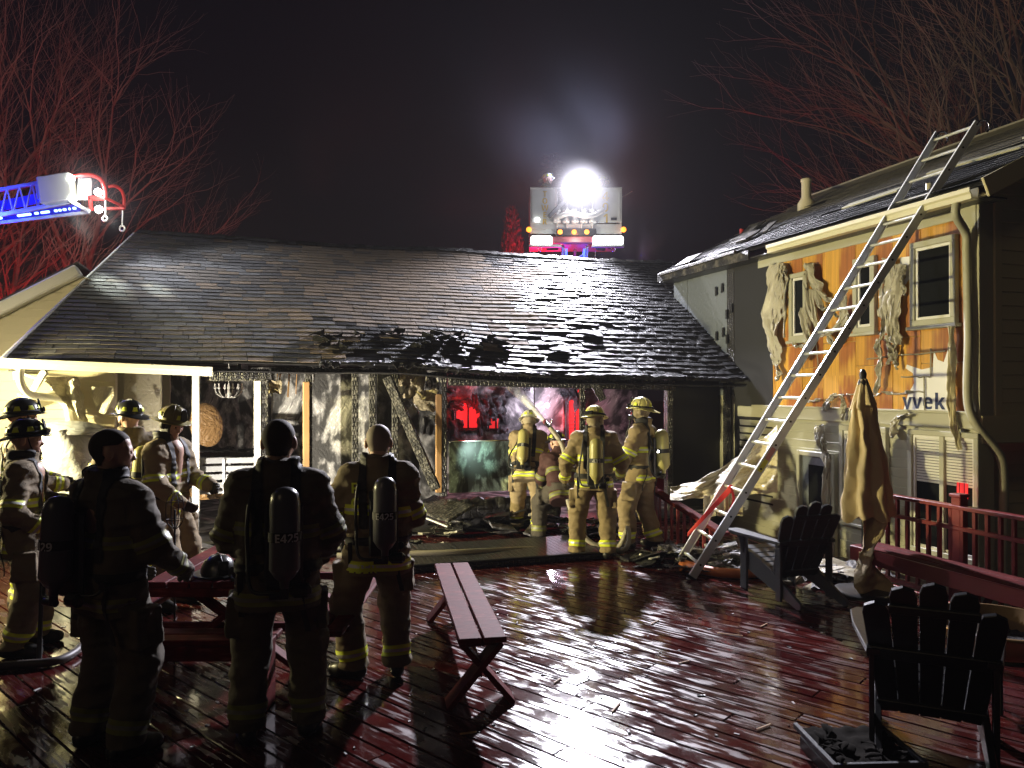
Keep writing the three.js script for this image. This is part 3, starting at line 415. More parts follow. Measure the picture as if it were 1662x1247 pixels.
  for (let y = 1.72; y < 5.4; y += .15) { const a0 = Math.max(AR + .2, G + .12 + (y + .1 - YG) / Math.tan(pitch)), a1 = AR + 4; rp('siding_plank', box(a1 - a0, .17, .016, .003).rotateX(-.1).translate((a0 + a1) / 2, y + .07, B0 + .03), M.olive, null, gab); }
  rp('skirt_board', bx(AR - .1, AR + 4.2, 1.42, 1.72, B0 - .02, B0 + .075), M.olive);
  rp('gable_trim', bx(AR + .1, AR + .2, 1.72, 4.2, B0 + .02, B0 + .07), M.olive);
  const low = rp('lower_wall', bx(AR + .15, AR + 4.2, -1.2, 1.42, B0 - .6, B0 - .5), M.olive);
  for (let y = -.9; y < 1.4; y += .15) rp('siding_plank', box(3.6, .17, .016, .003).rotateX(-.1).translate(AR + 2.1, y, B0 - .48), M.olive, null, low);
  rp('lower_corner_board', bx(AR + .1, AR + .22, -1.2, 1.42, B0 - .5, B0 - .42), M.trim);
  { const p = V(AR + .16, 1.15, B0 - .38); rp('wall_bulb', new THREE.SphereGeometry(.03, 12, 8).translate(p.x, p.y, p.z), M.white); }
  // vents on the roof
  const ventAt = (u, v0, v1, b, r, name, m, flare) => { const p = toH(at(u, v0, 1)); const k = b / p.z; const q = onB(u, v0, b), t = onB(u, v1, b); const h = t.y - q.y; rp(name, lathe(flare ? [[r * 1.9, -.35], [r * 1.8, h * .35], [r, h * .5], [r, h * .93], [r * 1.18, h * .94], [r * 1.18, h], [r * .8, h]] : [[r, -.3], [r, h], [r * .8, h]], 18).translate(q.x, q.y, b), m); };
  ventAt(1309, 352, 291, -11.6, .085, 'vent_pipe', M.cream, true); ventAt(1204, 390, 372, -12.8, .04, 'vent_pipe', mat('redPlastic', [.5, .03, .02], .4), false); ventAt(1508, 322, 298, -7.0, .035, 'vent_pipe', M.cream, false);
  // melted vinyl siding hanging in folds
  const flap = (pts, w, o, m = M.vinyl, n = w > 4 ? 18 : 7) => { // pts: pixel centre line down the wall, w: half widths in px
    const c = new THREE.CatmullRomCurve3(pts.map(p => V(p[0], p[1], 0)));
    return sheet((u, v) => { const q = c.getPoint(v), ww = w * (1 + .9 * noise(v * 6, o, 2) + .4 * noise(v * 19, o)) * (v > .85 ? 1 - (v - .85) * 4 : 1); const uu = q.x + (u - .5) * 2 * ww + 3 * noise(v * 9, u * 3 + o); const p = A_(uu, q.y + 4 * noise(u * 4, v * 3, o), AR - .12); p.x -= .02 + .1 * Math.abs(noise(u * 2.2 + o, v * 2.6, 1)) + .028 * Math.abs(noise(u * 5 + o, v * 6, 5)) + .03 * Math.abs(Math.sin(u * 3 + o)); return p; }, n, 34, .006);
  };
  const F = [[[[1262, 430], [1258, 470], [1254, 520], [1262, 560], [1268, 590]], 9, 1], [[[1273, 428], [1270, 480], [1264, 545]], 7, 2], [[[1318, 428], [1326, 455], [1340, 480], [1358, 492]], 8, 3], [[[1320, 470], [1330, 520], [1345, 545], [1372, 520], [1377, 480]], 6, 4], [[[1310, 500], [1318, 560], [1312, 585]], 5, 5], [[[1447, 420], [1450, 460], [1446, 500], [1452, 545]], 13, 6], [[[1468, 430], [1462, 480], [1458, 530], [1466, 560]], 8, 7], [[[1432, 550], [1436, 590], [1430, 640]], 3.5, 8], [[[1290, 556], [1300, 563], [1312, 560]], 5, 9], [[[1550, 530], [1552, 590], [1551, 640], [1555, 690], [1566, 730]], 5, 10], [[[1365, 640], [1352, 650], [1345, 668]], 5, 11], [[[1482, 672], [1462, 680], [1455, 710]], 7, 12], [[[1335, 690], [1340, 720], [1348, 750], [1346, 830]], 6, 13]];
  for (const [pts2, w2, o2] of [[[[1278, 432], [1282, 450], [1279, 500], [1281, 548]], 2.2, 21], [[[1315, 440], [1316, 490], [1318, 550]], 2, 22], [[[1330, 470], [1345, 505], [1352, 498], [1366, 515]], 2.4, 23], [[[1350, 540], [1362, 560], [1372, 540], [1384, 512]], 3, 24], [[[1256, 560], [1262, 585], [1270, 604], [1268, 618]], 4, 25], [[[1440, 424], [1436, 470], [1444, 520], [1438, 552]], 3, 26], [[[1476, 430], [1472, 455], [1476, 480]], 3, 27], [[[1447, 545], [1452, 570], [1448, 592]], 3, 28], [[[1460, 545], [1459, 580], [1462, 600]], 2.2, 29], [[[1372, 640], [1376, 655], [1374, 682]], 2.5, 30], [[[1300, 650], [1318, 652], [1340, 648]], 2, 31], [[[1440, 636], [1470, 640], [1486, 634]], 2, 32]]) F.push([pts2, w2, o2]);
  for (const [p, w, o] of F) rp('melted_siding', flap(p, w, o), o === 10 ? M.olive : M.vinyl, o === 6 ? 'melted siding hanging in folds beside the large window' : null);
  const rim = []; for (const [u0, v0, u1, v1] of [[1408, 583, 1535, 570], [1464, 612, 1510, 612], [1440, 640, 1500, 636], [1375, 640, 1430, 640], [1320, 500, 1330, 600], [1512, 566, 1512, 610], [1501, 610, 1503, 690]]) { const pts = []; for (let i = 0; i < 7; i++) { const p = A_(lerp(u0, u1, i / 6), lerp(v0, v1, i / 6) + 5 * noise(i * .9, u0), AR - .1); p.x -= .01 + .015 * Math.abs(noise(i, v0)); pts.push(p); } rim.push(tube(pts, .009, 24, 5)); }
  rp('siding_strip', rim, M.vinyl);
  // white house wrap left below the large window, with what remains of its print
  const HW = [[1541, 560], [1541, 668], [1466, 668], [1474, 640], [1484, 622], [1482, 606], [1470, 598], [1472, 592], [1496, 600], [1514, 596], [1516, 570], [1522, 584], [1532, 588]];
  const pts = HW.map(([u, v]) => { const p = A_(u, v, AR - .09); return [p.z, p.y]; });
  const wrap = rp('house_wrap', flip(boxUV(extr(pts, .002, 0)).rotateY(-Math.PI / 2).scale(-1, 1, 1).translate(AR - .089, 0, 0)), new THREE.MeshPhysicalMaterial({ color: 0xe4e4e6, roughness: .5, side: THREE.DoubleSide }));
  const wrap2 = rp('house_wrap', flip(boxUV(extr([[1462, 418], [1478, 416], [1478, 450], [1470, 462], [1458, 450]].map(([u, v]) => { const p = A_(u, v, AR - .09); return [p.z, p.y]; }), .002, 0)).rotateY(-Math.PI / 2).scale(-1, 1, 1).translate(AR - .089, 0, 0)), wrap.material);
  const font = await new FontLoader().loadAsync('fonts/droid/droid_sans_bold.typeface.json'); M.font = font;
  const y0 = A_(1500, 664, AR - .1).y, y1 = A_(1500, 640, AR - .1).y, bL = A_(1464, 660, AR - .1).z, bR = A_(1534, 660, AR - .1).z;
  const sh = new THREE.ShapeGeometry(font.generateShapes('yvek', 1), 6); sh.computeBoundingBox(); const bb = sh.boundingBox; sh.translate(-bb.min.x, 0, 0); sh.scale((bR - bL) / (bb.max.x - bb.min.x), (y1 - y0) * 1.05, 1);
  { const p = sh.attributes.position; for (let i = 0; i < p.count; i++) { const x = p.getX(i), y = Math.max(p.getY(i), -.03); p.setXYZ(i, AR - .0945, y0 + y, bL + x); } const n = sh.attributes.normal; for (let i = 0; i < n.count; i++) n.setXYZ(i, -1, 0, 0); }
  rp('print', sh.toNonIndexed(), new THREE.MeshPhysicalMaterial({ color: 0x1c2c5c, roughness: .6, side: THREE.DoubleSide }), null, wrap);
}
// ---------- aluminium ladder against the right house ----------
{
  const lad = thing('ground_ladder', 'long aluminium ladder leaning against the gutter of the right house', 'ladder', H(4.38, 0, -7.43));
  const o = lad.position, at1 = (b, s) => H(b[0] + (7.0 - b[0]) * s, 4.16 * s, b[1] + (b[2] - b[1]) * s).sub(o);
  const Lr = s => at1([4.465, -7.73, -7.13], s), Rr = s => at1([4.29, -7.13, -6.58], s), acr = Rr(0).sub(Lr(0)).normalize(), up = Lr(1).sub(Lr(0)).normalize(), nrm = up.clone().cross(acr).normalize();
  for (const R of [Lr, Rr]) { const g = []; const top = R === Lr ? 1.2 : 1.19; const a = R(-.004), b = R(top); for (const [w, h, off] of [[.008, .085, 0]]) g.push(beam(a, b, w, h, .002, nrm)); for (const k of [-.04, .04]) g.push(beam(a.clone().addScaledVector(nrm, k).addScaledVector(acr, R === Lr ? .014 : -.014), b.clone().addScaledVector(nrm, k).addScaledVector(acr, R === Lr ? .014 : -.014), .03, .007, .001, nrm)); part(lad, 'rail', g, M.alu);
    part(lad, 'rail_bolt', [...Array(19).keys()].map(i => { const p = R((i + .6) / 16.6).addScaledVector(acr, R === Lr ? -.006 : .006); return rod(p.clone().addScaledVector(acr, -.006), p.clone().addScaledVector(acr, .006), .012, 8); }), M.blackPlastic);
    part(lad, 'shoe', box(.045, .03, .11).applyMatrix4(new THREE.Matrix4().makeBasis(acr, up, nrm)).translate(R(0).x, .016, R(0).z), M.rubber); }
  for (let i = 0; i < 20; i++) { const s = (i + .6) / 16.6; if (s > 1.2) break; part(lad, 'rung', rod(Lr(s), Rr(s), .017, 10), M.alu); }
  // folding roof hooks at the tip
  for (const [R, s0] of [[Lr, 1.19], [Rr, 1.18]]) { const b = R(s0), f = up.clone(), q = nrm.clone().multiplyScalar(nrm.x > 0 ? 1 : -1); const pts = []; for (let i = 0; i <= 8; i++) { const a = i / 8 * 3.4; pts.push(b.clone().addScaledVector(f, .03 + .08 * Math.sin(a)).addScaledVector(q, .07 - .07 * Math.cos(a))); } part(lad, 'hook', tube([b, ...pts], .012, 30, 7), M.steel); }
  { const p = Rr(.27), q = Rr(.3), r = Rr(.33); part(lad, 'sticker', beam(p.clone().addScaledVector(acr, .008), q.clone().addScaledVector(acr, .008), .002, .05, .0005, nrm), mat('stickerYellow', [.6, .55, .05], .5), 'yellow warning sticker'); part(lad, 'sticker', beam(q.clone().addScaledVector(acr, .008), r.clone().addScaledVector(acr, .008), .002, .05, .0005, nrm), mat('stickerPink', [.5, .22, .2], .5)); }
}
// ---------- bare trees, conifers ----------
mat('bark', [.16, .12, .1], .85, { bumpMap: rep(T.blot, 2, 2), bumpScale: .01 });
mat('needle', [.03, .06, .022], .8);
function bareTree(name, label, p, h, seed, o = {}) {
  const t = thing(name, label, 'tree', p, 0, o.group); const R = mulberry(seed), q = (a, b) => a + (b - a) * R();
  const P = { trunk: [], crown: [], uv: [] };
  const seg = (list, a, b, r0, r1, n) => { const d = b.clone().sub(a).normalize(); let x = Math.abs(d.y) > .9 ? V(1, 0, 0) : V(0, 1, 0); x.cross(d).normalize(); const y = d.clone().cross(x); for (let i = 0; i < n; i++) { const c = [i, i + 1].map(k => { const f = k / n * 6.2832; return x.clone().multiplyScalar(Math.cos(f)).addScaledVector(y, Math.sin(f)); }); const A = a.clone().addScaledVector(c[0], r0), B = a.clone().addScaledVector(c[1], r0), C = b.clone().addScaledVector(c[0], r1), D = b.clone().addScaledVector(c[1], r1); for (const v of [A, B, C, B, D, C]) list.push(v.x, v.y, v.z); } };
  let count = 0;
  const grow = (pos, dir, len, r, lev) => {
    if (count > (o.max || 16000) || r < .0028) return; const n = lev < 2 ? 5 : 3, list = lev === 0 ? P.trunk : P.crown;
    let a = pos.clone(), d = dir.clone();
    for (let i = 0; i < n; i++) { d.add(V(q(-1, 1), q(-.6, .9), q(-1, 1)).multiplyScalar(.13 + .05 * lev)).add(V(0, lev > 3 ? -.02 : .05, 0)).normalize(); const b = a.clone().addScaledVector(d, len / n), r1 = r * (1 - .42 / n); seg(list, a, b, r, r1, lev < 2 ? 8 : lev < 4 ? 5 : 3); count++; r = r1; a = b; if (lev > 0 || i > (o.low ?? 1)) { const kids = lev > 3 ? 1 : 1; for (let k = 0; k < kids; k++) if (lev < 7 && R() < .85) { const s = V(q(-1, 1), q(-.2, .8), q(-1, 1)).add(o.bias || V(0, 0, 0)).normalize(); grow(a, d.clone().multiplyScalar(.75).addScaledVector(s, .8).normalize(), len * q(.55, .8), r * q(.45, .62), lev + 1); } } }
    if (lev < 7) for (let k = 0; k < 2; k++) { const s = V(q(-1, 1), q(-.1, .9), q(-1, 1)).add(o.bias || V(0, 0, 0)).normalize(); grow(a, d.clone().addScaledVector(s, .55).normalize(), len * q(.6, .82), r * .72, lev + 1); }
  };
  grow(V(0, 0, 0), (o.dir || V(0, 1, 0)).clone().normalize(), h * .36, o.r || h * .016, 0);
  part(t, 'trunk', raw(P.trunk), M.bark); part(t, 'crown', raw(P.crown), M.bark); return t;
}
{
  const gL = 'bare trees lit red behind the left of the house';
  bareTree('bare_tree', 'tall bare tree at the far left with branches reaching over the roof, lit red', at(95, 632, 23).setY(-1), 14.6, 3, { bias: V(.35, 0, 0), low: 1, dir: V(.12, 1, 0), max: 15000, r: .2 });
  bareTree('bare_tree', 'bare tree at the left picture edge with pale upper branches', at(-60, 632, 21).setY(-1), 15.5, 8, { bias: V(.2, .2, 0), max: 12000, r: .22 });
  bareTree('bare_tree', 'low bare tree with red-lit branches just over the left roof edge', at(130, 632, 19).setY(-1), 8.6, 21, { bias: V(.5, -.1, 0), max: 12000, r: .14, low: 0 });
  bareTree('bare_tree', 'large bare tree behind the right house, its limbs over the ladder tip', at(1720, 632, 21).setY(-1), 17, 31, { bias: V(-.6, -.1, 0), dir: V(-.1, 1, 0), max: 12000, r: .24 });
  bareTree('bare_tree', 'thin bare tree in the haze behind the right roof', at(1480, 632, 27).setY(-1), 13, 44, { bias: V(-.2, 0, 0), max: 7000, r: .09 });
}
function conifer(name, label, p, h, w, seed, o = {}) {
  const t = thing(name, label, 'tree', p); const R = mulberry(seed), q = (a, b) => a + (b - a) * R(), L = [];
  part(t, 'trunk', lathe([[.14, 0], [.1, h * .5], [.02, h * .97]], 8), M.bark);
  const n = o.n || 5200; for (let i = 0; i < n; i++) { const y = Math.pow(R(), .8) * h, k = o.open ? Math.max(.05, 1 - y / h) * (.6 + .4 * Math.sin(y * 5 + R())) : Math.pow(Math.max(0, 1 - y / h), .55) * (y < h * .1 ? .85 : 1), a = q(0, 6.283), r = w * k * Math.sqrt(q(.25, 1.05)); const c = V(Math.cos(a) * r, y, Math.sin(a) * r), d = o.open ? V(Math.cos(a), q(-.3, .2), Math.sin(a)).multiplyScalar(q(.15, .5)) : V(q(-.25, .25) + Math.cos(a) * .2, q(.4, 1), q(-.25, .25) + Math.sin(a) * .2).multiplyScalar(q(.1, .26)), s = V(q(-1, 1), q(-1, 1), q(-1, 1)).cross(d).normalize().multiplyScalar(o.open ? .045 : .035); const e = c.clone().add(d); L.push(c.x - s.x, c.y - s.y, c.z - s.z, c.x + s.x, c.y + s.y, c.z + s.z, e.x, e.y, e.z); }
  part(t, 'crown', raw(L), M.needle); return t;
}
conifer('arborvitae', 'narrow evergreen behind the roof glowing red, left of the tower platform', at(831, 632, 24).setY(-1), 8.6, .95, 5, { n: 11000 });
conifer('conifer', 'tall dark conifer in the smoke behind the tower platform', at(895, 632, 34).setY(-1), 13.4, 2.6, 9, { open: true, n: 7000 });
// ---------- tower platform on its boom ----------
{
  const Z = -17.05, C = at(935, 394, 17.05), X = C.x, Y0 = C.y;
  const pl = thing('tower_platform', 'white tower ladder platform lettered TOWER and 401 with bright floodlights', 'aerial platform', [X, Y0, Z]);
  const k = 17.05 / F, W = 149 * k / 2, top = (400 - 313) * k, bw = mat('panelWhite', [.45, .46, .46], .5);
  part(pl, 'front_panel', [bx(-W, -W * .42, .42, top, -.02, .02, .006), bx(-W + .04, -W + .07, .46, top - .04, .02, .03), bx(-W * .46, -W * .43, .46, top - .04, .02, .03)], bw, 'white front panel with the word TOWER'); 
  part(pl, 'front_panel', [bx(W * .38, W, .45, top, -.02, .02, .006), bx(W - .07, W - .04, .5, top - .04, .02, .03)], bw, 'white front panel with the number 401');
  part(pl, 'side_panel', bx(-W, -W + .04, .2, top, -1.4, -.02), bw); part(pl, 'side_panel', bx(W - .04, W, .2, top, -1.4, -.02), bw); part(pl, 'rear_panel', bx(-W, W, .2, top, -1.44, -1.4), bw);
  part(pl, 'floor', bx(-W, W, .05, .12, -1.4, .05), M.aluDull); part(pl, 'floor_rail', [bx(-W, W, .2, .42, -.05, -.03), bx(-W, -W * .42, .3, .42, -.02, .01)], M.aluDull);
  part(pl, 'top_rail', [tube([[-W, top + .02, .02], [0, top + .02, .02], [W, top + .02, .02]], .022, 10, 8), rod([-W, top, -1.4], [W, top, -1.4], .02)], M.aluDull);
  part(pl, 'frame_post', [-.42, -.2, .12, .36].map(x => rod([W * x, .15, .03], [W * x, top, .03], .025)), M.aluDull);
  const pipes = []; for (let i = 0; i < 5; i++) { const x = lerp(-.42, .36, i / 4) * W; pipes.push(lathe([[0, 0], [.08, 0], [.09, .05], [.05, .1], [.05, .22], [.08, .24], [.08, .3], [0, .3]], 12).translate(x, .42, .07)); } pipes.push(tube([[-.5, .5, .12], [-.2, .6, .2], [.3, .55, .2], [.6, .7, .12]], .06, 20, 8));
  part(pl, 'water_monitor', pipes, M.aluDull); part(pl, 'monitor_nozzle', beam([-.62, .5, .3], [-.2, .95, .2], .09, .09), M.blackPlastic);
  part(pl, 'bumper', [bx(-W * 1.03, W * 1.03, -.02, .12, -.1, .1)], mat('redTrim', [.2, .05, .07], .4));
  part(pl, 'amber_housing', bx(-.44, .44, .14, .3, 0, .08), M.blackPlastic);
  mat('amber', [.5, .2, .02], .4, { emissive: new THREE.Color(1, .26, .02), emissiveIntensity: 3.2 }); mat('floodGlow', [.9, .9, .9], .4, { emissive: new THREE.Color(.95, 1, .95), emissiveIntensity: 9 }); mat('lampGlow', [1, 1, 1], .4, { emissive: new THREE.Color(1, 1, 1), emissiveIntensity: 160 });
  for (const x of [-.31, 0, .28]) part(pl, 'amber_light', new THREE.SphereGeometry(.055, 14, 10).scale(1, 1, .6).translate(x - .05, .22, .09), M.amber);
  for (const x of [-1, 1]) { part(pl, 'marker_light', new THREE.SphereGeometry(.06, 12, 8).translate(x * W * 1.03, .28, .05), M.amber); part(pl, 'flood_light', box(W * (x < 0 ? .46 : .66), .2, .08, .03).translate(x * W * (x < 0 ? .76 : .68), .02, .14), M.floodGlow); part(pl, 'flood_bracket', box(W * .7, .05, .12).translate(x * W * .68, -.1, .1), M.aluDull); part(pl, 'lifting_ring', new THREE.TorusGeometry(.07, .012, 6, 16).scale(.6, 1, 1).translate(x * W * .8, -.16, .15), M.steel); }
  part(pl, 'step_light', box(.1, .08, .04, .015).translate(-W * .85, .5, .05), M.floodGlow); part(pl, 'nameplate', box(.13, .06, .02).translate(W * .82, .52, .03), M.blackPlastic);
  part(pl, 'lamp_head', [bx(-.27, .27, -.2, .2, -.12, -.005).translate(TOWER[0] - X, TOWER[1] - Y0, TOWER[2] - Z), rod([TOWER[0] - X, TOWER[1] - Y0 - .2, .25], [TOWER[0] - X, .6, .1], .03)], M.blackPlastic);
  const gl = part(pl, 'lamp_glass', new THREE.SphereGeometry(.18, 24, 16).scale(1, 1, .35).translate(TOWER[0] - X, TOWER[1] - Y0, TOWER[2] - Z + .03), M.lampGlow); gl.castShadow = false;
  const txt = (s, x, y, h, m) => { const g = new THREE.ShapeGeometry(M.font.generateShapes(s, h), 5); g.computeBoundingBox(); const b = g.boundingBox; g.translate(x - (b.min.x + b.max.x) / 2, y - h, .0245); return g.toNonIndexed(); };
  mat('gold', [.52, .36, .06], .35, { metalness: .3 });
  const word = (s, x, y, h) => { const g = []; [...s].forEach((c, i) => g.push(txt(c, x, y - i * h * 1.22, h))); return merge(g); };
  part(pl, 'lettering', word('TOWER', -W * .68, top - .05, .125), M.gold); part(pl, 'lettering', word('401', W * .64, top - .06, .2), M.gold);
  // boom with blue strip lights
  const bl = mat('blueGlow', [.1, .1, .6], .4, { emissive: new THREE.Color(.06, .12, 1), emissiveIntensity: 3.5 });
  const boom = []; for (const x of [-.27, .27]) boom.push(beam([x, -.02, -.3], [x, -4.6, -3.2], .07, .14)); for (let i = 0; i < 14; i++) { const y = -.15 - i * .32, z = -.38 - i * .203; boom.push(beam([-.25, y, z], [0, y - .16, z - .1], .03, .03), beam([.25, y, z], [0, y - .16, z - .1], .03, .03)); } part(pl, 'boom', boom, M.aluDull);
  for (const x of [-.2, .2]) part(pl, 'blue_strip_light', beam([x, -.1, -.2], [x, -4.5, -3.0], .05, .02), bl); part(pl, 'red_rail', beam([0, -.1, -.25], [0, -4.5, -3.1], .06, .06), mat('redDull', [.35, .03, .05], .5));
  part(pl, 'water_drip_line', [rod([-W, .1, 0], [-W, -1.2, -.1], .006, 5), rod([W * .42, -.1, 0], [W * .42, -1.2, -.1], .006, 5)], M.aluDull);
  part(pl, 'antenna', [rod([W, top - .16, -.1], [W + .25, top - .02, -.1], .008, 5), rod([.35, top, -.6], [.55, top + .3, -.6], .012, 5)], M.aluDull);
  const L = point([X, Y0 + .02, Z + .45], 0xf6fff4, 1.5, 6); L.name = 'flood_light_lamp'; point([X, Y0 - 1, Z - .3], 0x2838ff, 8, 4).name = 'strip_light_lamp'; point([X, Y0 + .2, Z + .3], 0xff7a10, .3, 3).name = 'amber_lamp';
}
// ---------- tip of the aerial ladder at the upper left ----------
{
  const Z = 11.8, o = at(60, 330, Z), t = thing('aerial_ladder', 'tip of a fire truck aerial ladder lit blue with red handrails and white lamps', 'aerial ladder', o), Q = (u, v, dz = 0) => at(u, v, Z + dz).sub(o);
  const top0 = [-90, 324], top1 = [112, 287], mid0 = [-90, 366], mid1 = [112, 328], low0 = [-90, 372], low1 = [145, 345];
  for (const dz of [0, .6]) { const s = dz * 3; part(t, 'rail', [beam(Q(top0[0], top0[1] + s, dz), Q(top1[0], top1[1] + s, dz), .037, .045), beam(Q(mid0[0], mid0[1] + s, dz), Q(mid1[0], mid1[1] + s, dz), .037, .067)], M.aluDull); const g = []; for (let i = 0; i < 10; i++) { const a = i / 10, b = (i + .5) / 10, c = (i + 1) / 10; const T_ = k => Q(lerp(top0[0], top1[0], k), lerp(top0[1], top1[1], k) + s, dz), M_ = k => Q(lerp(mid0[0], mid1[0], k), lerp(mid0[1], mid1[1], k) + s, dz); g.push(beam(T_(a), M_(b), .019, .019), beam(M_(b), T_(c), .019, .019)); } part(t, 'lattice', g, M.aluDull); }
  for (let i = 0; i < 18; i++) { const k = i / 18; part(t, 'rung', rod(Q(lerp(mid0[0], mid1[0], k), lerp(mid0[1], mid1[1], k), 0), Q(lerp(mid0[0], mid1[0], k), lerp(mid0[1], mid1[1], k), .6), .017, 6), M.aluDull); }
  part(t, 'base_rail', beam(Q(...low0), Q(...low1), .037, .052), M.aluDull); part(t, 'base_rail', beam(Q(low0[0], low0[1] - 6, .6), Q(low1[0], low1[1] - 6, .6), .037, .052), M.aluDull);
  mat('blueLed', [.1, .15, .7], .3, { emissive: new THREE.Color(.25, .45, 1), emissiveIntensity: 5 });
  for (const [a, b] of [[-8, 3], [28, 50], [56, 62], [66, 80], [88, 93], [95, 99], [102, 107], [111, 114], [118, 123]]) { const L = u => lerp(354.5, 336, (u + 10) / 140) + 1; part(t, 'blue_led', beam(Q(a, L(a), -.08), Q(b, L(b), -.08), .037, .034, .008), M.blueLed); }
  mat('bluePanelGlow', [.05, .06, .7], .45, { emissive: new THREE.Color(.012, .02, .8), emissiveIntensity: .5 });
  part(t, 'glowing_floor_panel', [sheet((u, v) => Q(lerp(-90, 130, u), lerp(lerp(368, 330, u), lerp(378, 346, u), v), .5), 2, 2, .02), sheet((u, v) => Q(lerp(-90, 100, u), lerp(lerp(345, 306, u), lerp(362, 322, u), v), .72), 2, 2, .02)], M.bluePanelGlow);  // blue LED light put into the floor panels as a glow
  part(t, 'control_box', bx(-.25, .25, -.2, .22, -.09, .09, .015).rotateZ(.16).translate(...Q(93, 308, -.05).toArray()), mat('greyBox', [.5, .5, .42], .5)); part(t, 'junction_box', bx(-.1, .1, -.12, .13, -.06, .06, .01).rotateZ(.16).translate(...Q(72, 311, -.05).toArray()), M.greyBox);
  const red = mat('redRail', [.55, .03, .025], .35);
  part(t, 'handrail', tube([Q(112, 288), Q(135, 284), Q(152, 285), Q(163, 291), Q(169, 303), Q(171, 322)], .034, 40, 8), red); part(t, 'handrail', tube([Q(176, 303, .3), Q(187, 302, .3), Q(196, 308, .3), Q(201, 320, .3), Q(201, 336, .3)], .027, 34, 8), red);
  part(t, 'tip_frame', [beam(Q(143, 322), Q(172, 322), .06, .067), beam(Q(146, 340, .2), Q(203, 338, .3), .052, .045), beam(Q(172, 322), Q(203, 337, .3), .037, .037), beam(Q(146, 318), Q(148, 342), .06, .037), beam(Q(112, 300), Q(117, 322), .075, .075)], red);
  part(t, 'end_plate', beam(Q(112, 325, -.05), Q(146, 344, -.05), .03, .052), M.aluDull); part(t, 'white_guard', sheet((u, v) => Q(lerp(128, 148, u) - 4 * v + 3 * u * v, lerp(290, 325, v), -.02 + .1 * Math.sin(u * 3)), 6, 6, .02), bwm());
  function bwm() { return M.panelWhite; }
  part(t, 'tip_lamp', [[115, 290], [118, 322], [159, 312], [160, 340]].map(([u, v]) => new THREE.SphereGeometry(.055, 14, 10).translate(...Q(u, v, -.12).toArray())), mat('tipGlow', [1, 1, 1], .4, { emissive: new THREE.Color(.95, 1, .95), emissiveIntensity: 40 }));
  part(t, 'tether', [rod(Q(171, 325), Q(171, 351), .013, 6), new THREE.TorusGeometry(.037, .016, 6, 14).translate(...Q(170, 355).toArray())], M.white); part(t, 'tether', [rod(Q(199, 342, .3), Q(198, 367, .3), .013, 6), new THREE.TorusGeometry(.04, .016, 6, 14).translate(...Q(198, 371, .3).toArray())], M.white);
  point(Q(128, 300, -.6).add(o).toArray(), 0xfffff4, 1.1, 4).name = 'tip_lamp_light'; point(Q(165, 326, -.6).add(o).toArray(), 0xfffff4, 1.1, 4).name = 'tip_lamp_light';
}
// ---------- red beacons of the engines parked behind the house ----------
for (const [p, I, lab, aim] of [[[-12.5, 1.2, -16.6], 110, 'red beacon bar flashing behind the left end of the house', 1], [[.75, 3.0, -21.6], 40, 'red beacon bar hidden behind the roof left of the platform', 0], [[6.5, 3.0, -22], 22, 'red beacon bar behind the right house', 1]]) {
  const b = thing('beacon_bar', lab, 'emergency light', [p[0], p[1], p[2]]); part(b, 'lens', box(.9, .16, .22, .05), mat('beaconGlow', [.5, .02, .02], .3, { emissive: new THREE.Color(1, .02, .03), emissiveIntensity: 6 })); part(b, 'base', box(1.1, .06, .3).translate(0, -.12, 0), M.blackPlastic); part(b, 'stand', box(.12, 3, .12).translate(0, -1.6, 0), M.blackPlastic);
  point([p[0], p[1] + .25, p[2]], 0xff1028, I, 6).name = 'beacon_light';
}
spot([.75, 3.25, -21.4], [0, 6.2, -23.8], 0xff1028, 420, .5, .7, 4).name = 'beacon_light';
// ---------- scene light on its tripod, at the left edge of the deck ----------
{
  const t = thing('tripod_floodlight', 'yellow tripod floodlight standing at the left side of the deck', 'floodlight', [FLOOD[0], 0, FLOOD[2]], .21); const y = FLOOD[1];
  part(t, 'lamp_head', box(.16, .3, .42, .03).translate(-.09, y, 0), mat('yellowPaint', [.5, .36, .03], .4)); const g = part(t, 'lamp_glass', box(.012, .24, .36, .004).translate(-.002, y, 0), mat('sceneGlow', [1, 1, 1], .3, { emissive: new THREE.Color(1, .9, .66), emissiveIntensity: 30 })); g.castShadow = false;
  part(t, 'lamp_head', box(.16, .26, .36, .03).rotateY(.88).translate(-.12, y, -.46), M.yellowPaint); part(t, 'lamp_glass', box(.012, .2, .3, .004).rotateY(.88).translate(-.06, y, -.53), M.sceneGlow).castShadow = false; part(t, 'crossbar', rod([-.1, y - .16, .1], [-.1, y - .16, -.5], .018), M.steel); part(t, 'mast', rod([-.1, .5, 0], [-.1, y - .12, 0], .022), M.steel); for (let i = 0; i < 3; i++) { const a = i * 2.09; part(t, 'leg', rod([-.1, .75, 0], [-.1 + .5 * Math.cos(a), .02, .5 * Math.sin(a)], .018), M.steel); }  // second head and crossbar added to light the left of the house
}
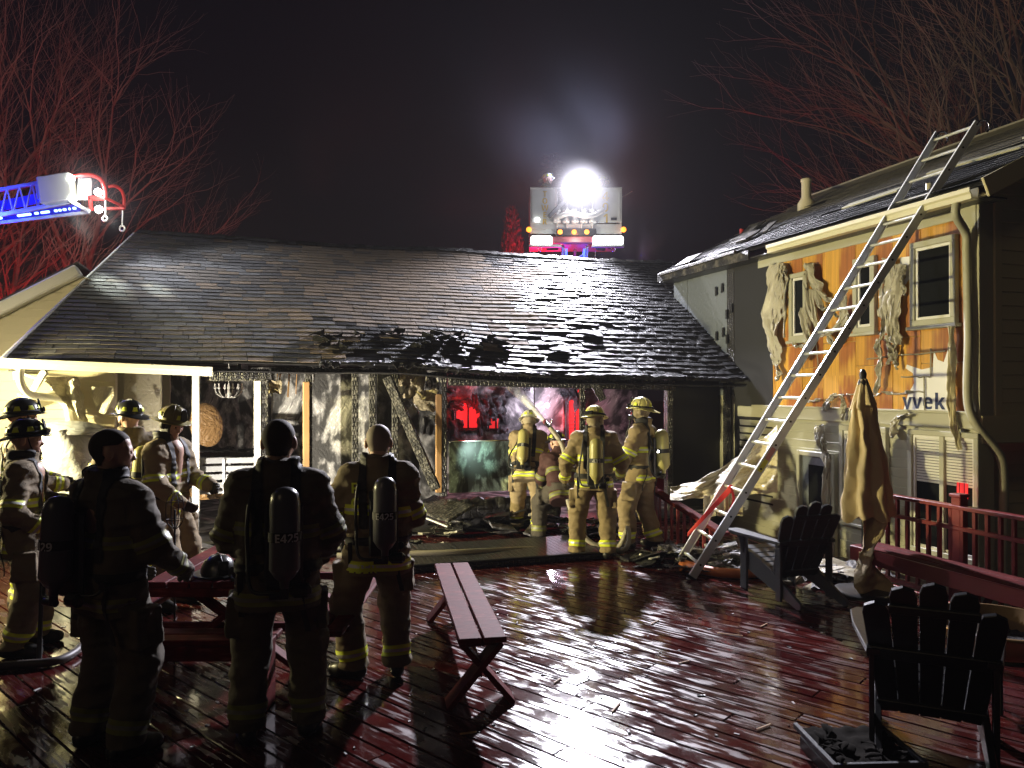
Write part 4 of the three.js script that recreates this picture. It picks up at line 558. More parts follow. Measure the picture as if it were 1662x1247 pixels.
// ---------- people ----------
// surface nets over a distance function
function nets(f, lo, hi, h) {
  const nx = Math.ceil((hi[0] - lo[0]) / h) + 1, ny = Math.ceil((hi[1] - lo[1]) / h) + 1, nz = Math.ceil((hi[2] - lo[2]) / h) + 1;
  const D = new Float32Array(nx * ny * nz); let k = 0;
  for (let z = 0; z < nz; z++) for (let y = 0; y < ny; y++) for (let x = 0; x < nx; x++) D[k++] = f(lo[0] + x * h, lo[1] + y * h, lo[2] + z * h);
  const id = new Int32Array(nx * ny * nz).fill(-1), P = [], I = [], sx = 1, sy = nx, sz = nx * ny;
  const C = [0, sx, sy, sx + sy, sz, sx + sz, sy + sz, sx + sy + sz], E = [[0, 1], [2, 3], [4, 5], [6, 7], [0, 2], [1, 3], [4, 6], [5, 7], [0, 4], [1, 5], [2, 6], [3, 7]];
  for (let z = 0; z < nz - 1; z++) for (let y = 0; y < ny - 1; y++) for (let x = 0; x < nx - 1; x++) {
    const o = x + y * sy + z * sz; let m = 0; for (let c = 0; c < 8; c++) if (D[o + C[c]] < 0) m |= 1 << c; if (m === 0 || m === 255) continue;
    let n = 0, px = 0, py = 0, pz = 0;
    for (const [a, b] of E) { if ((m >> a & 1) === (m >> b & 1)) continue; const t = D[o + C[a]] / (D[o + C[a]] - D[o + C[b]]); px += (a & 1) + t * ((b & 1) - (a & 1)); py += (a >> 1 & 1) + t * ((b >> 1 & 1) - (a >> 1 & 1)); pz += (a >> 2) + t * ((b >> 2) - (a >> 2)); n++; }
    id[o] = P.length / 3; P.push(lo[0] + (x + px / n) * h, lo[1] + (y + py / n) * h, lo[2] + (z + pz / n) * h);
  }
  for (let z = 1; z < nz - 1; z++) for (let y = 1; y < ny - 1; y++) for (let x = 1; x < nx - 1; x++) {
    const o = x + y * sy + z * sz, s = D[o] < 0;
    for (const [e, u, v] of [[sx, sy, sz], [sy, sz, sx], [sz, sx, sy]]) { if (s === D[o + e] < 0) continue; const a = id[o], b = id[o - u], c = id[o - u - v], d = id[o - v]; if (a < 0 || b < 0 || c < 0 || d < 0) continue; s ? I.push(a, b, c, a, c, d) : I.push(a, c, b, a, d, c); }
  }
  const g = new THREE.BufferGeometry(), N = new Float32Array(P.length), e = h * .7;
  for (let i = 0; i < P.length; i += 3) { const [x, y, z] = [P[i], P[i + 1], P[i + 2]]; let a = f(x + e, y, z) - f(x - e, y, z), b = f(x, y + e, z) - f(x, y - e, z), c = f(x, y, z + e) - f(x, y, z - e); const l = Math.hypot(a, b, c) || 1; N[i] = a / l; N[i + 1] = b / l; N[i + 2] = c / l; }
  g.setAttribute('position', new THREE.Float32BufferAttribute(P, 3)); g.setAttribute('normal', new THREE.BufferAttribute(N, 3)); g.setIndex(I); return boxUV(g);
}
const cap = (p, a, b, ra, rb) => { // distance to a tapered capsule; p is read from a shared triple
  const bx_ = b.x - a.x, by = b.y - a.y, bz = b.z - a.z, x = p[0] - a.x, y = p[1] - a.y, z = p[2] - a.z; const t = clamp((x * bx_ + y * by + z * bz) / (bx_ * bx_ + by * by + bz * bz + 1e-9));
  return Math.hypot(x - t * bx_, y - t * by, z - t * bz) - ra - (rb - ra) * t;
};
const ell = (p, c, r) => { const k = Math.hypot((p[0] - c.x) / r[0], (p[1] - c.y) / r[1], (p[2] - c.z) / r[2]); return (k - 1) * Math.min(r[0], r[1], r[2]); };
const smin = (a, b, k) => { const h = Math.max(k - Math.abs(a - b), 0) / k; return Math.min(a, b) - h * h * k * .25; };
function boundsOf(list, pad) { const lo = [9, 9, 9], hi = [-9, -9, -9]; for (const [a, b, ra, rb] of list) for (const [q, r] of [[a, ra], [b, rb]]) ['x', 'y', 'z'].forEach((k, i) => { lo[i] = Math.min(lo[i], q[k] - r - pad); hi[i] = Math.max(hi[i], q[k] + r + pad); }); return [lo, hi]; }
// the part of a mesh where s > 0 (cut exactly), lifted off along the normals
function shell(g, fn, lift) {
  const p = g.attributes.position, n = g.attributes.normal, ix = g.index.array, s = new Float32Array(p.count), P = [], N = [];
  for (let i = 0; i < p.count; i++) s[i] = fn(p.getX(i), p.getY(i), p.getZ(i), n.getX(i), n.getY(i), n.getZ(i));
  const put = (i, j, t) => { const L = lift; for (const [A, out, k] of [[p, P, L], [n, N, 0]]) { const q = [A.getX(i), A.getY(i), A.getZ(i)], r = j < 0 ? q : [A.getX(j), A.getY(j), A.getZ(j)]; const m = j < 0 ? [n.getX(i), n.getY(i), n.getZ(i)] : [lerp(n.getX(i), n.getX(j), t), lerp(n.getY(i), n.getY(j), t), lerp(n.getZ(i), n.getZ(j), t)]; for (let c = 0; c < 3; c++) out.push(lerp(q[c], r[c], t) + m[c] * k); } };
  for (let f = 0; f < ix.length; f += 3) { const v = [ix[f], ix[f + 1], ix[f + 2]], out = []; for (let k = 0; k < 3; k++) { const a = v[k], b = v[(k + 1) % 3]; if (s[a] > 0) out.push([a, -1, 0]); if (s[a] > 0 !== s[b] > 0) out.push([a, b, s[a] / (s[a] - s[b])]); } for (let k = 2; k < out.length; k++) { put(...out[0]); put(...out[k - 1]); put(...out[k]); } }
  if (!P.length) return null; const o = new THREE.BufferGeometry(); o.setAttribute('position', new THREE.Float32BufferAttribute(P, 3)); o.setAttribute('normal', new THREE.Float32BufferAttribute(N, 3)); return boxUV(o);
}
const clothMap = { bumpMap: rep(T.cloth, 1.6, 1.6), bumpScale: .004 };
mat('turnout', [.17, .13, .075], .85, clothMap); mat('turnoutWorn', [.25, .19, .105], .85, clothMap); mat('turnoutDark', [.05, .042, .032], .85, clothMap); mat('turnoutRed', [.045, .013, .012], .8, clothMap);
mat('lime', [.68, .78, .04], .5, { sheen: 0 }); mat('limeShaded', [.17, .18, .035], .6); mat('silverShaded', [.16, .16, .13], .5); mat('turnoutShaded', [.085, .068, .045], .85, clothMap); mat('silver', [.55, .55, .5], .35, { metalness: .3 }); mat('skin', [.5, .3, .22], .5); mat('hair', [.035, .026, .02], .8); mat('hairGrey', [.2, .16, .13], .7);  // darker lime, silver and coat copies: shade on silhouetted figures put into the colour
mat('boot', [.018, .017, .016], .4); mat('glove', [.04, .034, .026], .75); mat('strap', [.014, .014, .016], .7); mat('tankGrey', [.075, .075, .085], .3, {}); mat('tankYellow', [.36, .33, .12], .35); mat('helmetBlack', [.02, .02, .02], .28); mat('helmetOlive', [.2, .17, .05], .4); mat('helmetYellow', [.6, .55, .22], .4); mat('helmetWhite', [.68, .66, .58], .4); mat('hood', [.3, .25, .17], .9, clothMap); mat('labelGrey', [.5, .5, .5], .5); mat('eyeWhite', [.6, .58, .55], .3); mat('visor', [.02, .02, .024], .08);
function ik(a, t, l1, l2, pole) { const d = t.clone().sub(a); let L = Math.min(d.length(), (l1 + l2) * .995); d.normalize(); const x = (l1 * l1 - l2 * l2 + L * L) / (2 * L), h = Math.sqrt(Math.max(0, l1 * l1 - x * x)); const q = pole.clone().addScaledVector(d, -pole.dot(d)).normalize(); return [a.clone().addScaledVector(d, x).addScaledVector(q, h), a.clone().addScaledVector(d, L)]; }
function person(o) {
  const s = (o.h || 1.8) / 1.8, root = thing('person', o.label, 'person', [o.pos[0], o.y || 0, o.pos[1]], Math.atan2(o.face[0], o.face[1]));
  if (o.group) root.userData.group = o.group; root.scale.setScalar(s);
  const hz = o.cell || .0125, seed = o.seed || 1, wr = o.wr ?? 1;
  const lean = o.lean || 0, tilt = o.tilt || 0, pel = V(0, .965 - (o.crouch || 0), o.hipz || 0), R = new THREE.Matrix4().makeRotationX(lean).multiply(new THREE.Matrix4().makeRotationZ(tilt)), Rq = new THREE.Quaternion().setFromRotationMatrix(R), Ri = Rq.clone().invert();
  const S = (x, y, z) => V(x, y, z).applyQuaternion(Rq).add(pel);   // torso frame, y up from the pelvis
  const hd = o.head || {}, Hq = new THREE.Quaternion().setFromEuler(new THREE.Euler((hd.pitch || 0) + lean * .35, hd.yaw || 0, hd.roll || 0, 'YXZ')), neck = S(0, .58, -.005), Hc = neck.clone().add(V(0, .115, .022).applyQuaternion(Hq));
  const HL = (x, y, z) => V(x, y, z).applyQuaternion(Hq).add(Hc);
  const sides = [1, -1];   // his left is +x
  const sh = sides.map(k => S(.187 * k, .455 + (o.shrug || 0), 0)), hands = o.hands || [[.26, .88, .12], [-.26, .88, .12]];
  const arm = sides.map((k, i) => { const t = V(...hands[i]); const [e, w] = ik(sh[i], t, .3, .27, (o.pole && o.pole[i] ? V(...o.pole[i]) : V(.55 * k, -.5, -.6))); return { e, w, d: w.clone().sub(e).normalize() }; });
  const feet = o.feet || [[.14, .02, .2], [-.14, .0, -.2]];
  const leg = sides.map((k, i) => { const hip = pel.clone().add(V(.09 * k, -.02, 0)), f = feet[i], an = V(f[0], (f[3] || 0) + .09, f[1]), dir = V(Math.sin(f[2]), 0, Math.cos(f[2])); const [kn, a2] = ik(hip, an, 0.442, 0.442, dir.clone().add(V(.1 * k, 0, 0))); return { hip, kn, an: a2, dir }; });
  const q3 = [0, 0, 0];
  // --- body: one continuous figure, head and hands on finer grids ---
  const bodyPr = [[S(0, .04, 0), S(0, .44, .01), .12, .13], [sh[0], sh[1], .07, .07], [S(0, .46, -.01), neck.clone().lerp(Hc, .35), .06, .056]];
  sides.forEach((k, i) => { bodyPr.push([sh[i], arm[i].e, .052, .042], [arm[i].e, arm[i].w, .042, .03], [leg[i].hip, leg[i].kn, .085, .055], [leg[i].kn, leg[i].an, .052, .04]); });
  const fBody = (x, y, z) => { q3[0] = x; q3[1] = y; q3[2] = z; let d = 9; for (const c of bodyPr) d = smin(d, cap(q3, ...c), .04); return d; };
  const bodyGeo = [nets(fBody, ...boundsOf(bodyPr, .03), .022)];
  // head
  const hw = o.headWide || 1, invH = Hq.clone().invert(), tmp = V(0, 0, 0);
  const head = (X, Y, Z) => { // local head coordinates
    q3[0] = X; q3[1] = Y; q3[2] = Z; const ax = Math.abs(X); let d = smin(ell(q3, V(0, .03, -.012), [.079 * hw, .094, .1]), ell(q3, V(0, .055, -.018), [.072 * hw, .072, .088]), .04);
    d = smin(d, cap(q3, V(0, -.03, .035), V(0, -.082, .058), .056 * hw, .034), .05); q3[0] = ax;
    d = smin(d, cap(q3, V(.034, -.012, .058), V(.04, -.03, .045), .03, .03), .03); d = smin(d, cap(q3, V(.0, .026, .083), V(.035, .024, .074), .011, .009), .018);
    d = Math.max(d, -(cap(q3, V(.031, .004, .096), V(.034, .004, .094), .012, .012)) - .001 + 0 * d); d = smin(d, cap(q3, V(0, .012, .086), V(0, -.03, .106), .009, .0125), .014); d = smin(d, cap(q3, V(0, -.034, .1), V(.012, -.036, .094), .008, .007), .008);
    d = smin(d, cap(q3, V(0, -.056, .09), V(.02, -.057, .082), .0075, .005), .006); d = smin(d, cap(q3, V(0, -.067, .088), V(.017, -.066, .081), .008, .005), .006);
    d = smin(d, ell(q3, V(.088 * hw, .002, -.014), [.014, .036, .021]), .012); q3[0] = X; d = smin(d, cap(q3, V(0, -.07, -.02), V(0, -.15, -.03), .056, .06), .04); return d;
  };
  const hg = nets(head, [-.11, -.17, -.13], [.11, .145, .135], o.far ? .008 : .0045);
  const hm = new THREE.Matrix4().compose(Hc, Hq, V(1, 1, 1));
  const hairG = o.hair ? shell(hg, (x, y, z) => Math.min(y - (z > .0 ? lerp(.03, .085, clamp(z / .07)) : z > -.05 ? lerp(-.045, .03, (z + .05) / .05) : -.06) + .008 * noise(x * 60, y * 60, z * 60), 1) + (Math.abs(x) > .074 && y < .05 && z > -.045 ? -.1 : 0), .004) : null;
  bodyGeo.push(hg.clone().applyMatrix4(hm));
  // hands: palm, four unequal curled fingers and a thumb from the side of the palm
  const handPr = (i, k, fat) => {
    const w = arm[i].w, d = (o.hdir && o.hdir[i] ? V(...o.hdir[i]) : arm[i].d.clone().add(V(0, -.1, .25))).normalize(); let n = (o.palm && o.palm[i] ? V(...o.palm[i]) : V(-k, 0, .1)); n.addScaledVector(d, -n.dot(d)).normalize(); const sx = d.clone().cross(n).multiplyScalar(k > 0 ? 1 : -1).normalize();   // sx towards the thumb
    const cu = o.curl ?? 1, pr = [], A = (a, b, c) => w.clone().addScaledVector(d, a).addScaledVector(sx, b).addScaledVector(n, c);
    for (const b of [-.028, -.01, .01, .026]) pr.push([A(.012, b * .6, 0), A(.085, b, 0), .016 + fat, .014 + fat]);
    [[.031, .082, .9], [.011, .092, 1], [-.01, .086, .95], [-.03, .068, .8]].forEach(([b, L]) => { const c1 = .45 * cu, c2 = 1.15 * cu, c3 = 1.6 * cu, r = .0088 + fat; let p = A(.088, b, .002), a1 = p.clone().addScaledVector(d, L * .45 * Math.cos(c1)).addScaledVector(n, L * .45 * Math.sin(c1)), a2 = a1.clone().addScaledVector(d, L * .32 * Math.cos(c2)).addScaledVector(n, L * .32 * Math.sin(c2)), a3 = a2.clone().addScaledVector(d, L * .24 * Math.cos(c3)).addScaledVector(n, L * .24 * Math.sin(c3)); pr.push([p, a1, r + .001, r], [a1, a2, r, r * .92], [a2, a3, r * .92, r * .82]); });
    const t0 = A(.03, .026, .006), t1 = A(.058, .05, .016), t2 = A(.085, .052, .032 * cu + .004); pr.push([t0, t1, .014 + fat, .0105 + fat], [t1, t2, .0105 + fat, .009 + fat]); return pr;
  };
  const gloveGeo = [];
  sides.forEach((k, i) => { const fat = o.bare ? 0 : .0; const pr = handPr(i, k, fat); const f = (x, y, z) => { q3[0] = x; q3[1] = y; q3[2] = z; let d = 9; for (const c of pr) d = smin(d, cap(q3, ...c), .006); return d; }; bodyGeo.push(nets(f, ...boundsOf(pr, .012), o.far ? .009 : .0055)); if (!o.bare) { const p2 = handPr(i, k, .0045); const f2 = (x, y, z) => { q3[0] = x; q3[1] = y; q3[2] = z; let d = 9; for (const c of p2) d = smin(d, cap(q3, ...c), .006); return d; }; p2.push([arm[i].w.clone().addScaledVector(arm[i].d, -.05), arm[i].w.clone().addScaledVector(arm[i].d, .02), .046, .034]); gloveGeo.push(nets(f2, ...boundsOf(p2, .012), o.far ? .01 : .0065)); } });
  part(root, 'body', merge(bodyGeo), M.skin);
  if (gloveGeo.length) gloveGeo.forEach(g => part(root, 'glove', g, M.glove));
  const cm = M[o.coat || 'turnout'], tm = M[o.pants || o.coat || 'turnout'];
  if (hairG) part(root, 'hair', hairG.applyMatrix4(hm), M[o.hair]);
  if (!o.mask) sides.forEach(k => { const e = new THREE.SphereGeometry(.0115, 10, 8).translate(.032 * k, .004, .079).applyMatrix4(hm); part(root, 'eye', e, M.hair); });
  // --- turnout coat ---
  const hem = o.hem ?? -.2, br = o.broad || 1;
  const tor = []; for (const k of sides) tor.push([S(.085 * k, hem - .03, 0), S(.075 * k, .12, 0), .135 * br, .128 * br], [S(.075 * k, .12, 0), S(.105 * k, .38, .005), .128 * br, .125 * br]);
  for (const k of sides) tor.push([S(.11 * k, .43, -.01), S(.05 * k, .5, -.01), .1, .09]); tor.push([sh[0].clone().lerp(sh[1], .06), sh[1].clone().lerp(sh[0], .06), .088 * br, .088 * br], [S(0, .45, -.01), S(0, .55, -.01), .105, .085]);
  const col = [S(0, .48, -.012), neck.clone().add(V(0, .065, -.008).applyQuaternion(Rq)), .1, .116];
  const arms = []; sides.forEach((k, i) => arms.push([sh[i], arm[i].e, .092 * br, .078 * br], [arm[i].e, arm[i].w.clone().addScaledVector(arm[i].d, -.005), .078 * br, .062]));
  const up = V(0, 1, 0).applyQuaternion(Rq), hemP = S(0, hem, 0);
  const dT = () => { let d = 9; for (const c of tor) d = smin(d, cap(q3, ...c), .06); return d; }, dA = i => smin(cap(q3, ...arms[2 * i]), cap(q3, ...arms[2 * i + 1]), .05);
  const inv = p => p.clone().sub(pel).applyQuaternion(Ri);
  const fCoat = (x, y, z) => {
    q3[0] = x; q3[1] = y; q3[2] = z; const t = dT(), a = Math.min(dA(0), dA(1)); let d = smin(t, a, .045);
    const c1 = cap(q3, ...col); d = smin(d, c1, .012);
    if (d < .08) { const f = noise(x * 5 + seed, y * 9, z * 5), g = noise(x * 14, y * 22 + seed, z * 14), fold = Math.abs(noise(x * 4 + 3, y * 13 + seed * 3, z * 4)); d += wr * (.014 * f + .007 * g + (a < t ? .032 : .022) * (fold - .18)); }
    const y0 = (x - hemP.x) * up.x + (y - hemP.y) * up.y + (z - hemP.z) * up.z; d = Math.max(d, -y0);
    { const n = neck; const yc = (x - n.x) * up.x + (y - n.y) * up.y + (z - n.z) * up.z; d = Math.max(d, yc - (o.collar ?? .035) - .025 * noise(x * 12, z * 12, seed)); }
    return d;
  };
  const all = [...tor, ...arms, col], coatG = nets(fCoat, ...boundsOf(all, .035), hz), coat = part(root, 'coat', coatG, cm);
  // stripes lie on the cloth: a lime band with a paler middle
  const band = (v, c, w) => w - Math.abs(v - c);
  const regions = (x, y, z) => { q3[0] = x; q3[1] = y; q3[2] = z; const t = dT(), a0 = dA(0), a1 = dA(1); return { t, a0, a1 }; };
  const prj = (i, x, y, z) => { const a = arms[2 * i + 1], b = arms[2 * i], d1 = a[1].clone().sub(a[0]), d0 = b[1].clone().sub(b[0]), p = V(x, y, z); return [p.clone().sub(b[0]).dot(d0) / d0.lengthSq(), p.clone().sub(a[0]).dot(d1) / d1.lengthSq()]; };
  const stripeF = (wd) => (x, y, z) => { const r = regions(x, y, z); const l = inv(V(x, y, z)); let v = -1; if (r.t < Math.min(r.a0, r.a1) - .005) { v = Math.max(band(l.y, hem + .075, .036 * wd), o.noChest ? -1 : band(l.y, .235 + .012 * Math.sin(l.x * 9), .036 * wd)); } else { const i = r.a0 < r.a1 ? 0 : 1, [u, f] = prj(i, x, y, z); v = f > .1 ? band(f, .78, .125 * wd) * .27 : band(u, .86, .11 * wd) * .3; if (f > .1 && f < .5) v = -1; } return v; };
  const st = shell(coatG, stripeF(1), .0025); if (st) part(coat, 'reflective_stripe', st, o.shaded ? M.limeShaded : M.lime); const sv = shell(coatG, stripeF(.3), .005); if (sv) part(coat, 'reflective_stripe', sv, o.shaded ? M.silverShaded : M.silver);
  // pockets at the hem
  // --- trousers ---
  const tr = []; sides.forEach((k, i) => { const L = leg[i]; tr.push([L.hip.clone().add(V(0, .02, 0)), L.kn, .128, .112], [L.kn, L.an.clone().add(V(0, -.01, 0)), .11, .1]); }); tr.push([pel.clone().add(V(.05, .02, 0)), pel.clone().add(V(-.05, .02, 0)), .15, .15]);
  const fTr = (x, y, z) => { q3[0] = x; q3[1] = y; q3[2] = z; let d = 9; for (const c of tr) d = smin(d, cap(q3, ...c), .035); for (const k of sides) { const L = leg[k > 0 ? 0 : 1], cx = lerp(L.hip.x, L.kn.x, .55) + .115 * k, cy = lerp(L.hip.y, L.kn.y, .55), cz = lerp(L.hip.z, L.kn.z, .55); const ax = Math.abs(x - cx) - .022, ay = Math.abs(y - cy) - .1, az = Math.abs(z - cz) - .075; d = smin(d, Math.hypot(Math.max(ax, 0), Math.max(ay, 0), Math.max(az, 0)) + Math.min(0, Math.max(ax, ay, az)) - .012, .012); } if (d < .07) { const low = smooth(.5, .12, y); d += wr * (.014 * noise(x * 5 + seed, y * 7, z * 5) + (.018 + .018 * low) * (Math.abs(noise(x * 3.5 + seed, y * 11 + seed, z * 3.5)) - .2) + .006 * noise(x * 18, y * 20, z * 18)); } return Math.max(d, (o.cuff ?? .075) - y, y - (pel.y + .1)); };
  const trG = nets(fTr, ...boundsOf(tr, .045), hz), trM = part(root, 'trousers', trG, tm);
  const cuffF = wd => (x, y, z) => { q3[0] = x; q3[1] = y; q3[2] = z; const i = cap(q3, ...tr[1]) < cap(q3, ...tr[3]) ? 0 : 1; const a = leg[i].kn, d = leg[i].an.clone().sub(a); const f = V(x, y, z).sub(a).dot(d) / d.lengthSq(); return y > pel.y - .2 ? -1 : band(f, .8, .085 * wd) * .4; };
  for (const [w, l, m] of [[1, .0025, o.shaded ? M.limeShaded : M.lime], [.3, .005, o.shaded ? M.silverShaded : M.silver]]) { const g = shell(trG, cuffF(w), l); if (g) part(trM, 'reflective_stripe', g, m); }
  // --- boots ---
  sides.forEach((k, i) => { const L = leg[i], a = L.an.clone(), base = a.y - .09, d = L.dir, pr = [[a.clone().add(V(0, .12, 0)), a.clone(), .064, .056], [V(a.x, base + .055, a.z).addScaledVector(d, -.05), V(a.x, base + .05, a.z).addScaledVector(d, .1), .05, .052], [V(a.x, base + .05, a.z).addScaledVector(d, .1), V(a.x, base + .045, a.z).addScaledVector(d, .165), .052, .043]]; const f = (x, y, z) => { q3[0] = x; q3[1] = y; q3[2] = z; let dd = 9; for (const c of pr) dd = smin(dd, cap(q3, ...c), .03); return Math.max(dd, base + .004 - y); }; const g = nets(f, ...boundsOf(pr, .02), .011); const b = part(root, 'boot', g, M.boot); const so = shell(g, (x, y) => base + .03 - y, .004); if (so) part(b, 'sole', so, M.rubber); });
  // --- headgear ---
  const local = g => g.applyMatrix4(hm);
  if (o.helmet) {
    const hmM = M[o.helmet], wear = new THREE.Matrix4().makeRotationX(-.08).setPosition(0, .062, -.008);
    const dome = lathe([[0, .115], [.03, .112], [.062, .1], [.09, .075], [.108, .04], [.114, .0], [.114, -.018]], 28).scale(.98, 1.02, 1.16).applyMatrix4(wear); const hel = part(root, 'helmet', local(dome), hmM);
    const bp = []; const nb = 40; const rimf = (a, r) => { const c = Math.cos(a), sn = Math.sin(a), back = clamp(-c); const rx = (.112 + r * .04) * .98, rz = (.132 + r * (c > 0 ? .05 : .05 + .055 * back)); return V(sn * rx, -.016 - r * (.012 + .03 * back * back), c * rz); };
    part(hel, 'brim', local(sheet((u, v) => rimf(u * 6.2832, v).applyMatrix4(wear), nb, 3, .006)), hmM);
    const comb = []; for (const a of o.trad ? [0, .785, 1.571, 2.356] : [0]) { const pts = []; for (let i = -6; i <= 6; i++) { const t = i / 6 * 1.5; pts.push(V(Math.sin(a) * Math.sin(t) * .113, Math.cos(t) * .119, Math.cos(a) * Math.sin(t) * .131).applyMatrix4(wear)); } comb.push(tube(pts, .006, 24, 6)); } part(hel, 'comb', local(merge(comb)), hmM);
    const sp = [[-.038, 0], [-.03, .075], [-.012, .098], [.012, .098], [.03, .075], [.038, 0], [0, -.012]]; part(hel, 'shield', local(extr(sp, .008).rotateX(-.18).translate(0, .008, .138).applyMatrix4(wear)), o.helmet === 'helmetBlack' ? M.black : M.strap);
    // reflective trapezoids round the dome
    for (let i = 0; i < 8; i++) { const a = (i + .5) / 8 * 6.2832; const g = sheet((u, v) => { const b = a + (u - .5) * lerp(.42, .26, v), y = lerp(.012, .05, v), r = .1175 * Math.cos(Math.asin(clamp(y / .125))) + .0015; return V(Math.sin(b) * r * .985, y, Math.cos(b) * r * 1.165).applyMatrix4(wear); }, 4, 3, .002); if (!o.trad || i % 2) part(hel, 'reflective_patch', local(g), M.lime); }
    if (o.goggles) { part(hel, 'goggle_band', local(new THREE.TorusGeometry(.119, .011, 8, 40).rotateX(Math.PI / 2).scale(.99, 1, 1.16).translate(0, .002, 0).applyMatrix4(wear)), M.strap); part(hel, 'goggles', local(box(.13, .05, .03, .012).translate(0, .005, o.goggles < 0 ? -.148 : .15).applyMatrix4(wear)), M.visor); }
    part(hel, 'chin_strap', local(tube([[.08, .03, .02], [.074, -.03, .035], [.05, -.085, .055], [0, -.105, .068], [-.05, -.085, .055], [-.074, -.03, .035], [-.08, .03, .02]], .006, 30, 6)), M.strap);
  }
  if (o.hood) { const g = shell(hg, (x, y, z) => Math.min(.02 + .09 - Math.max(0, z - (o.hood === 2 ? .2 : .03)) * 3, 1), .009); if (g) part(root, 'hood', g.applyMatrix4(hm), M[o.hoodMat || 'hood']); }
  if (o.mask) { const mk = part(root, 'face_mask', local(new THREE.SphereGeometry(.085, 20, 14).scale(.92, 1.1, .75).translate(0, -.02, .055)), M.visor); part(mk, 'regulator', local(merge([cyl(.032, .03, .05, 14).rotateX(Math.PI / 2).translate(0, -.07, .125), new THREE.TorusGeometry(.074, .007, 8, 30).scale(.95, 1.15, 1).translate(0, -.015, .075)])), M.blackPlastic); part(root, 'air_hose', tube([HL(0, -.09, .13), HL(.06, -.16, .12), S(.1, .42, .16), S(.11, .25, .17)], .012, 30, 8), M.rubber); }
  // --- air pack ---
  if (o.pack) {
    const pk = new THREE.Group(); pk.name = 'air_pack'; root.add(pk); const px = o.packx || 0, bz = -.165 * br - .03, mm = new THREE.Matrix4().compose(pel, Rq, V(1, 1, 1)); const L = g => g.applyMatrix4(mm);
    const cr = .079, y0 = o.packy ?? -.04, prof = [[0, 0], [.024, 0], [.026, .035], [.05, .055], [cr, .1], [cr, .44], [cr * .9, .49], [cr * .55, .52], [0, .53]];
    part(pk, 'cylinder', L(lathe(prof, 26).rotateX(o.packTilt ?? .06).translate(px, y0, bz - cr)), M[o.tank || 'tankGrey']);
    part(pk, 'backplate', L(box(.2, .46, .035, .014).translate(px * .8, .16, bz + .012)), M.blackPlastic);
    part(pk, 'tank_band', L(merge([cyl(cr + .006, cr + .006, .05, 26, true).rotateX(.06).translate(px, y0 + .27, bz - cr + .015), box(.05, .06, .03).translate(px + .06, y0 + .27, bz - .05)])), M.strap);
    part(pk, 'valve', L(merge([rod([px, y0 - .05, bz - cr], [px, y0 + .02, bz - cr], .022, 12), rod([px - .02, y0 - .04, bz - cr], [px + .075, y0 - .04, bz - cr], .019, 12), box(.11, .07, .07, .02).translate(px - .08, y0 - .03, bz - .02)])), M.blackPlastic);
    if (o.tankText) { const sh2 = new THREE.ShapeGeometry(M.font.generateShapes(o.tankText, .044), 4); sh2.computeBoundingBox(); const c = (sh2.boundingBox.min.x + sh2.boundingBox.max.x) / 2; const p = sh2.attributes.position; const rB = cr + .0075; for (let i = 0; i < p.count; i++) { const x = p.getX(i) - c, a = (x - (o.textx || 0)) / rB; p.setXYZ(i, px - Math.sin(a) * rB, y0 + .25 + p.getY(i), bz - cr + .015 - Math.cos(a) * rB); } sh2.computeVertexNormals(); part(pk, 'lettering', L(sh2.toNonIndexed()), M.labelGrey); }
    const strapF = (x, y, z, nx, ny, nz) => { const r = regions(x, y, z), l = inv(V(x, y, z)); const n = V(nx, ny, nz).applyQuaternion(Ri); if (r.t > Math.min(r.a0, r.a1) + .03) return -1; const sx = Math.abs(l.x) - lerp(.115, .1, clamp((l.y - .1) / .4)) + (n.z < 0 ? .3 * Math.max(0, .42 - l.y) * .25 : 0); let v = l.y > .12 ? .027 - Math.abs(sx) : -1; v = Math.max(v, .03 - Math.abs(l.y - .03)); return v; };
    const sg = shell(coatG, strapF, .009); if (sg) part(pk, 'harness_strap', sg, M.strap);
    part(pk, 'hose', L(tube([[px + .05, y0 - .03, bz - .06], [px + .17, y0 - .02, bz - .02], [px + .2, .12, bz + .04], [.14, .32, bz + .03], [.12, .47, -.1], [.1, .5, .02], [.1, .35, .14]], .011, 50, 7)), M.rubber);
    [0, 1].forEach(n_ => part(pk, 'loose_strap', L([sheet((u, v) => V(-.17 + .03 * u + .02 * Math.sin(v * 4), .0 - v * .33, -.12 - .02 * Math.sin(v * 5)), 1, 8, .004), sheet((u, v) => V(.17 + .03 * u, .02 - v * .26, -.1 - .03 * Math.sin(v * 4 + 1)), 1, 8, .004)][n_]), M.strap));
    part(pk, 'gauge', L(merge([cyl(.025, .025, .03, 14).rotateX(Math.PI / 2).translate(-.16, .0, -.15), tube([[px - .06, y0, bz - .02], [-.13, -.04, bz + .02], [-.16, 0, -.14]], .008, 14, 6)])), M.blackPlastic);
  }
  // letters sewn on the coat: set against its surface
  for (const [s2, lx, ly, hgt, back] of o.text || []) { const g = new THREE.ShapeGeometry(M.font.generateShapes(s2, hgt), 4), p = g.attributes.position, sg = back ? -1 : 1; for (let i = 0; i < p.count; i++) { const l = S(lx + sg * p.getX(i), ly + p.getY(i), 0), dir = V(0, 0, -1).applyQuaternion(Rq).multiplyScalar(back ? 1 : -1); let t = .4; for (let k = 0; k < 60; k++) { const w = l.clone().addScaledVector(dir, t), d = fCoat(w.x, w.y, w.z); if (d < .001) break; t -= Math.max(.002, d * .5); if (t < 0) break; } const w = l.addScaledVector(dir, t + .006); p.setXYZ(i, w.x, w.y, w.z); } g.computeVertexNormals(); part(coat, 'lettering', g.toNonIndexed(), M.lime); }
  root.userData.hands = arm.map(a => a.w.clone());
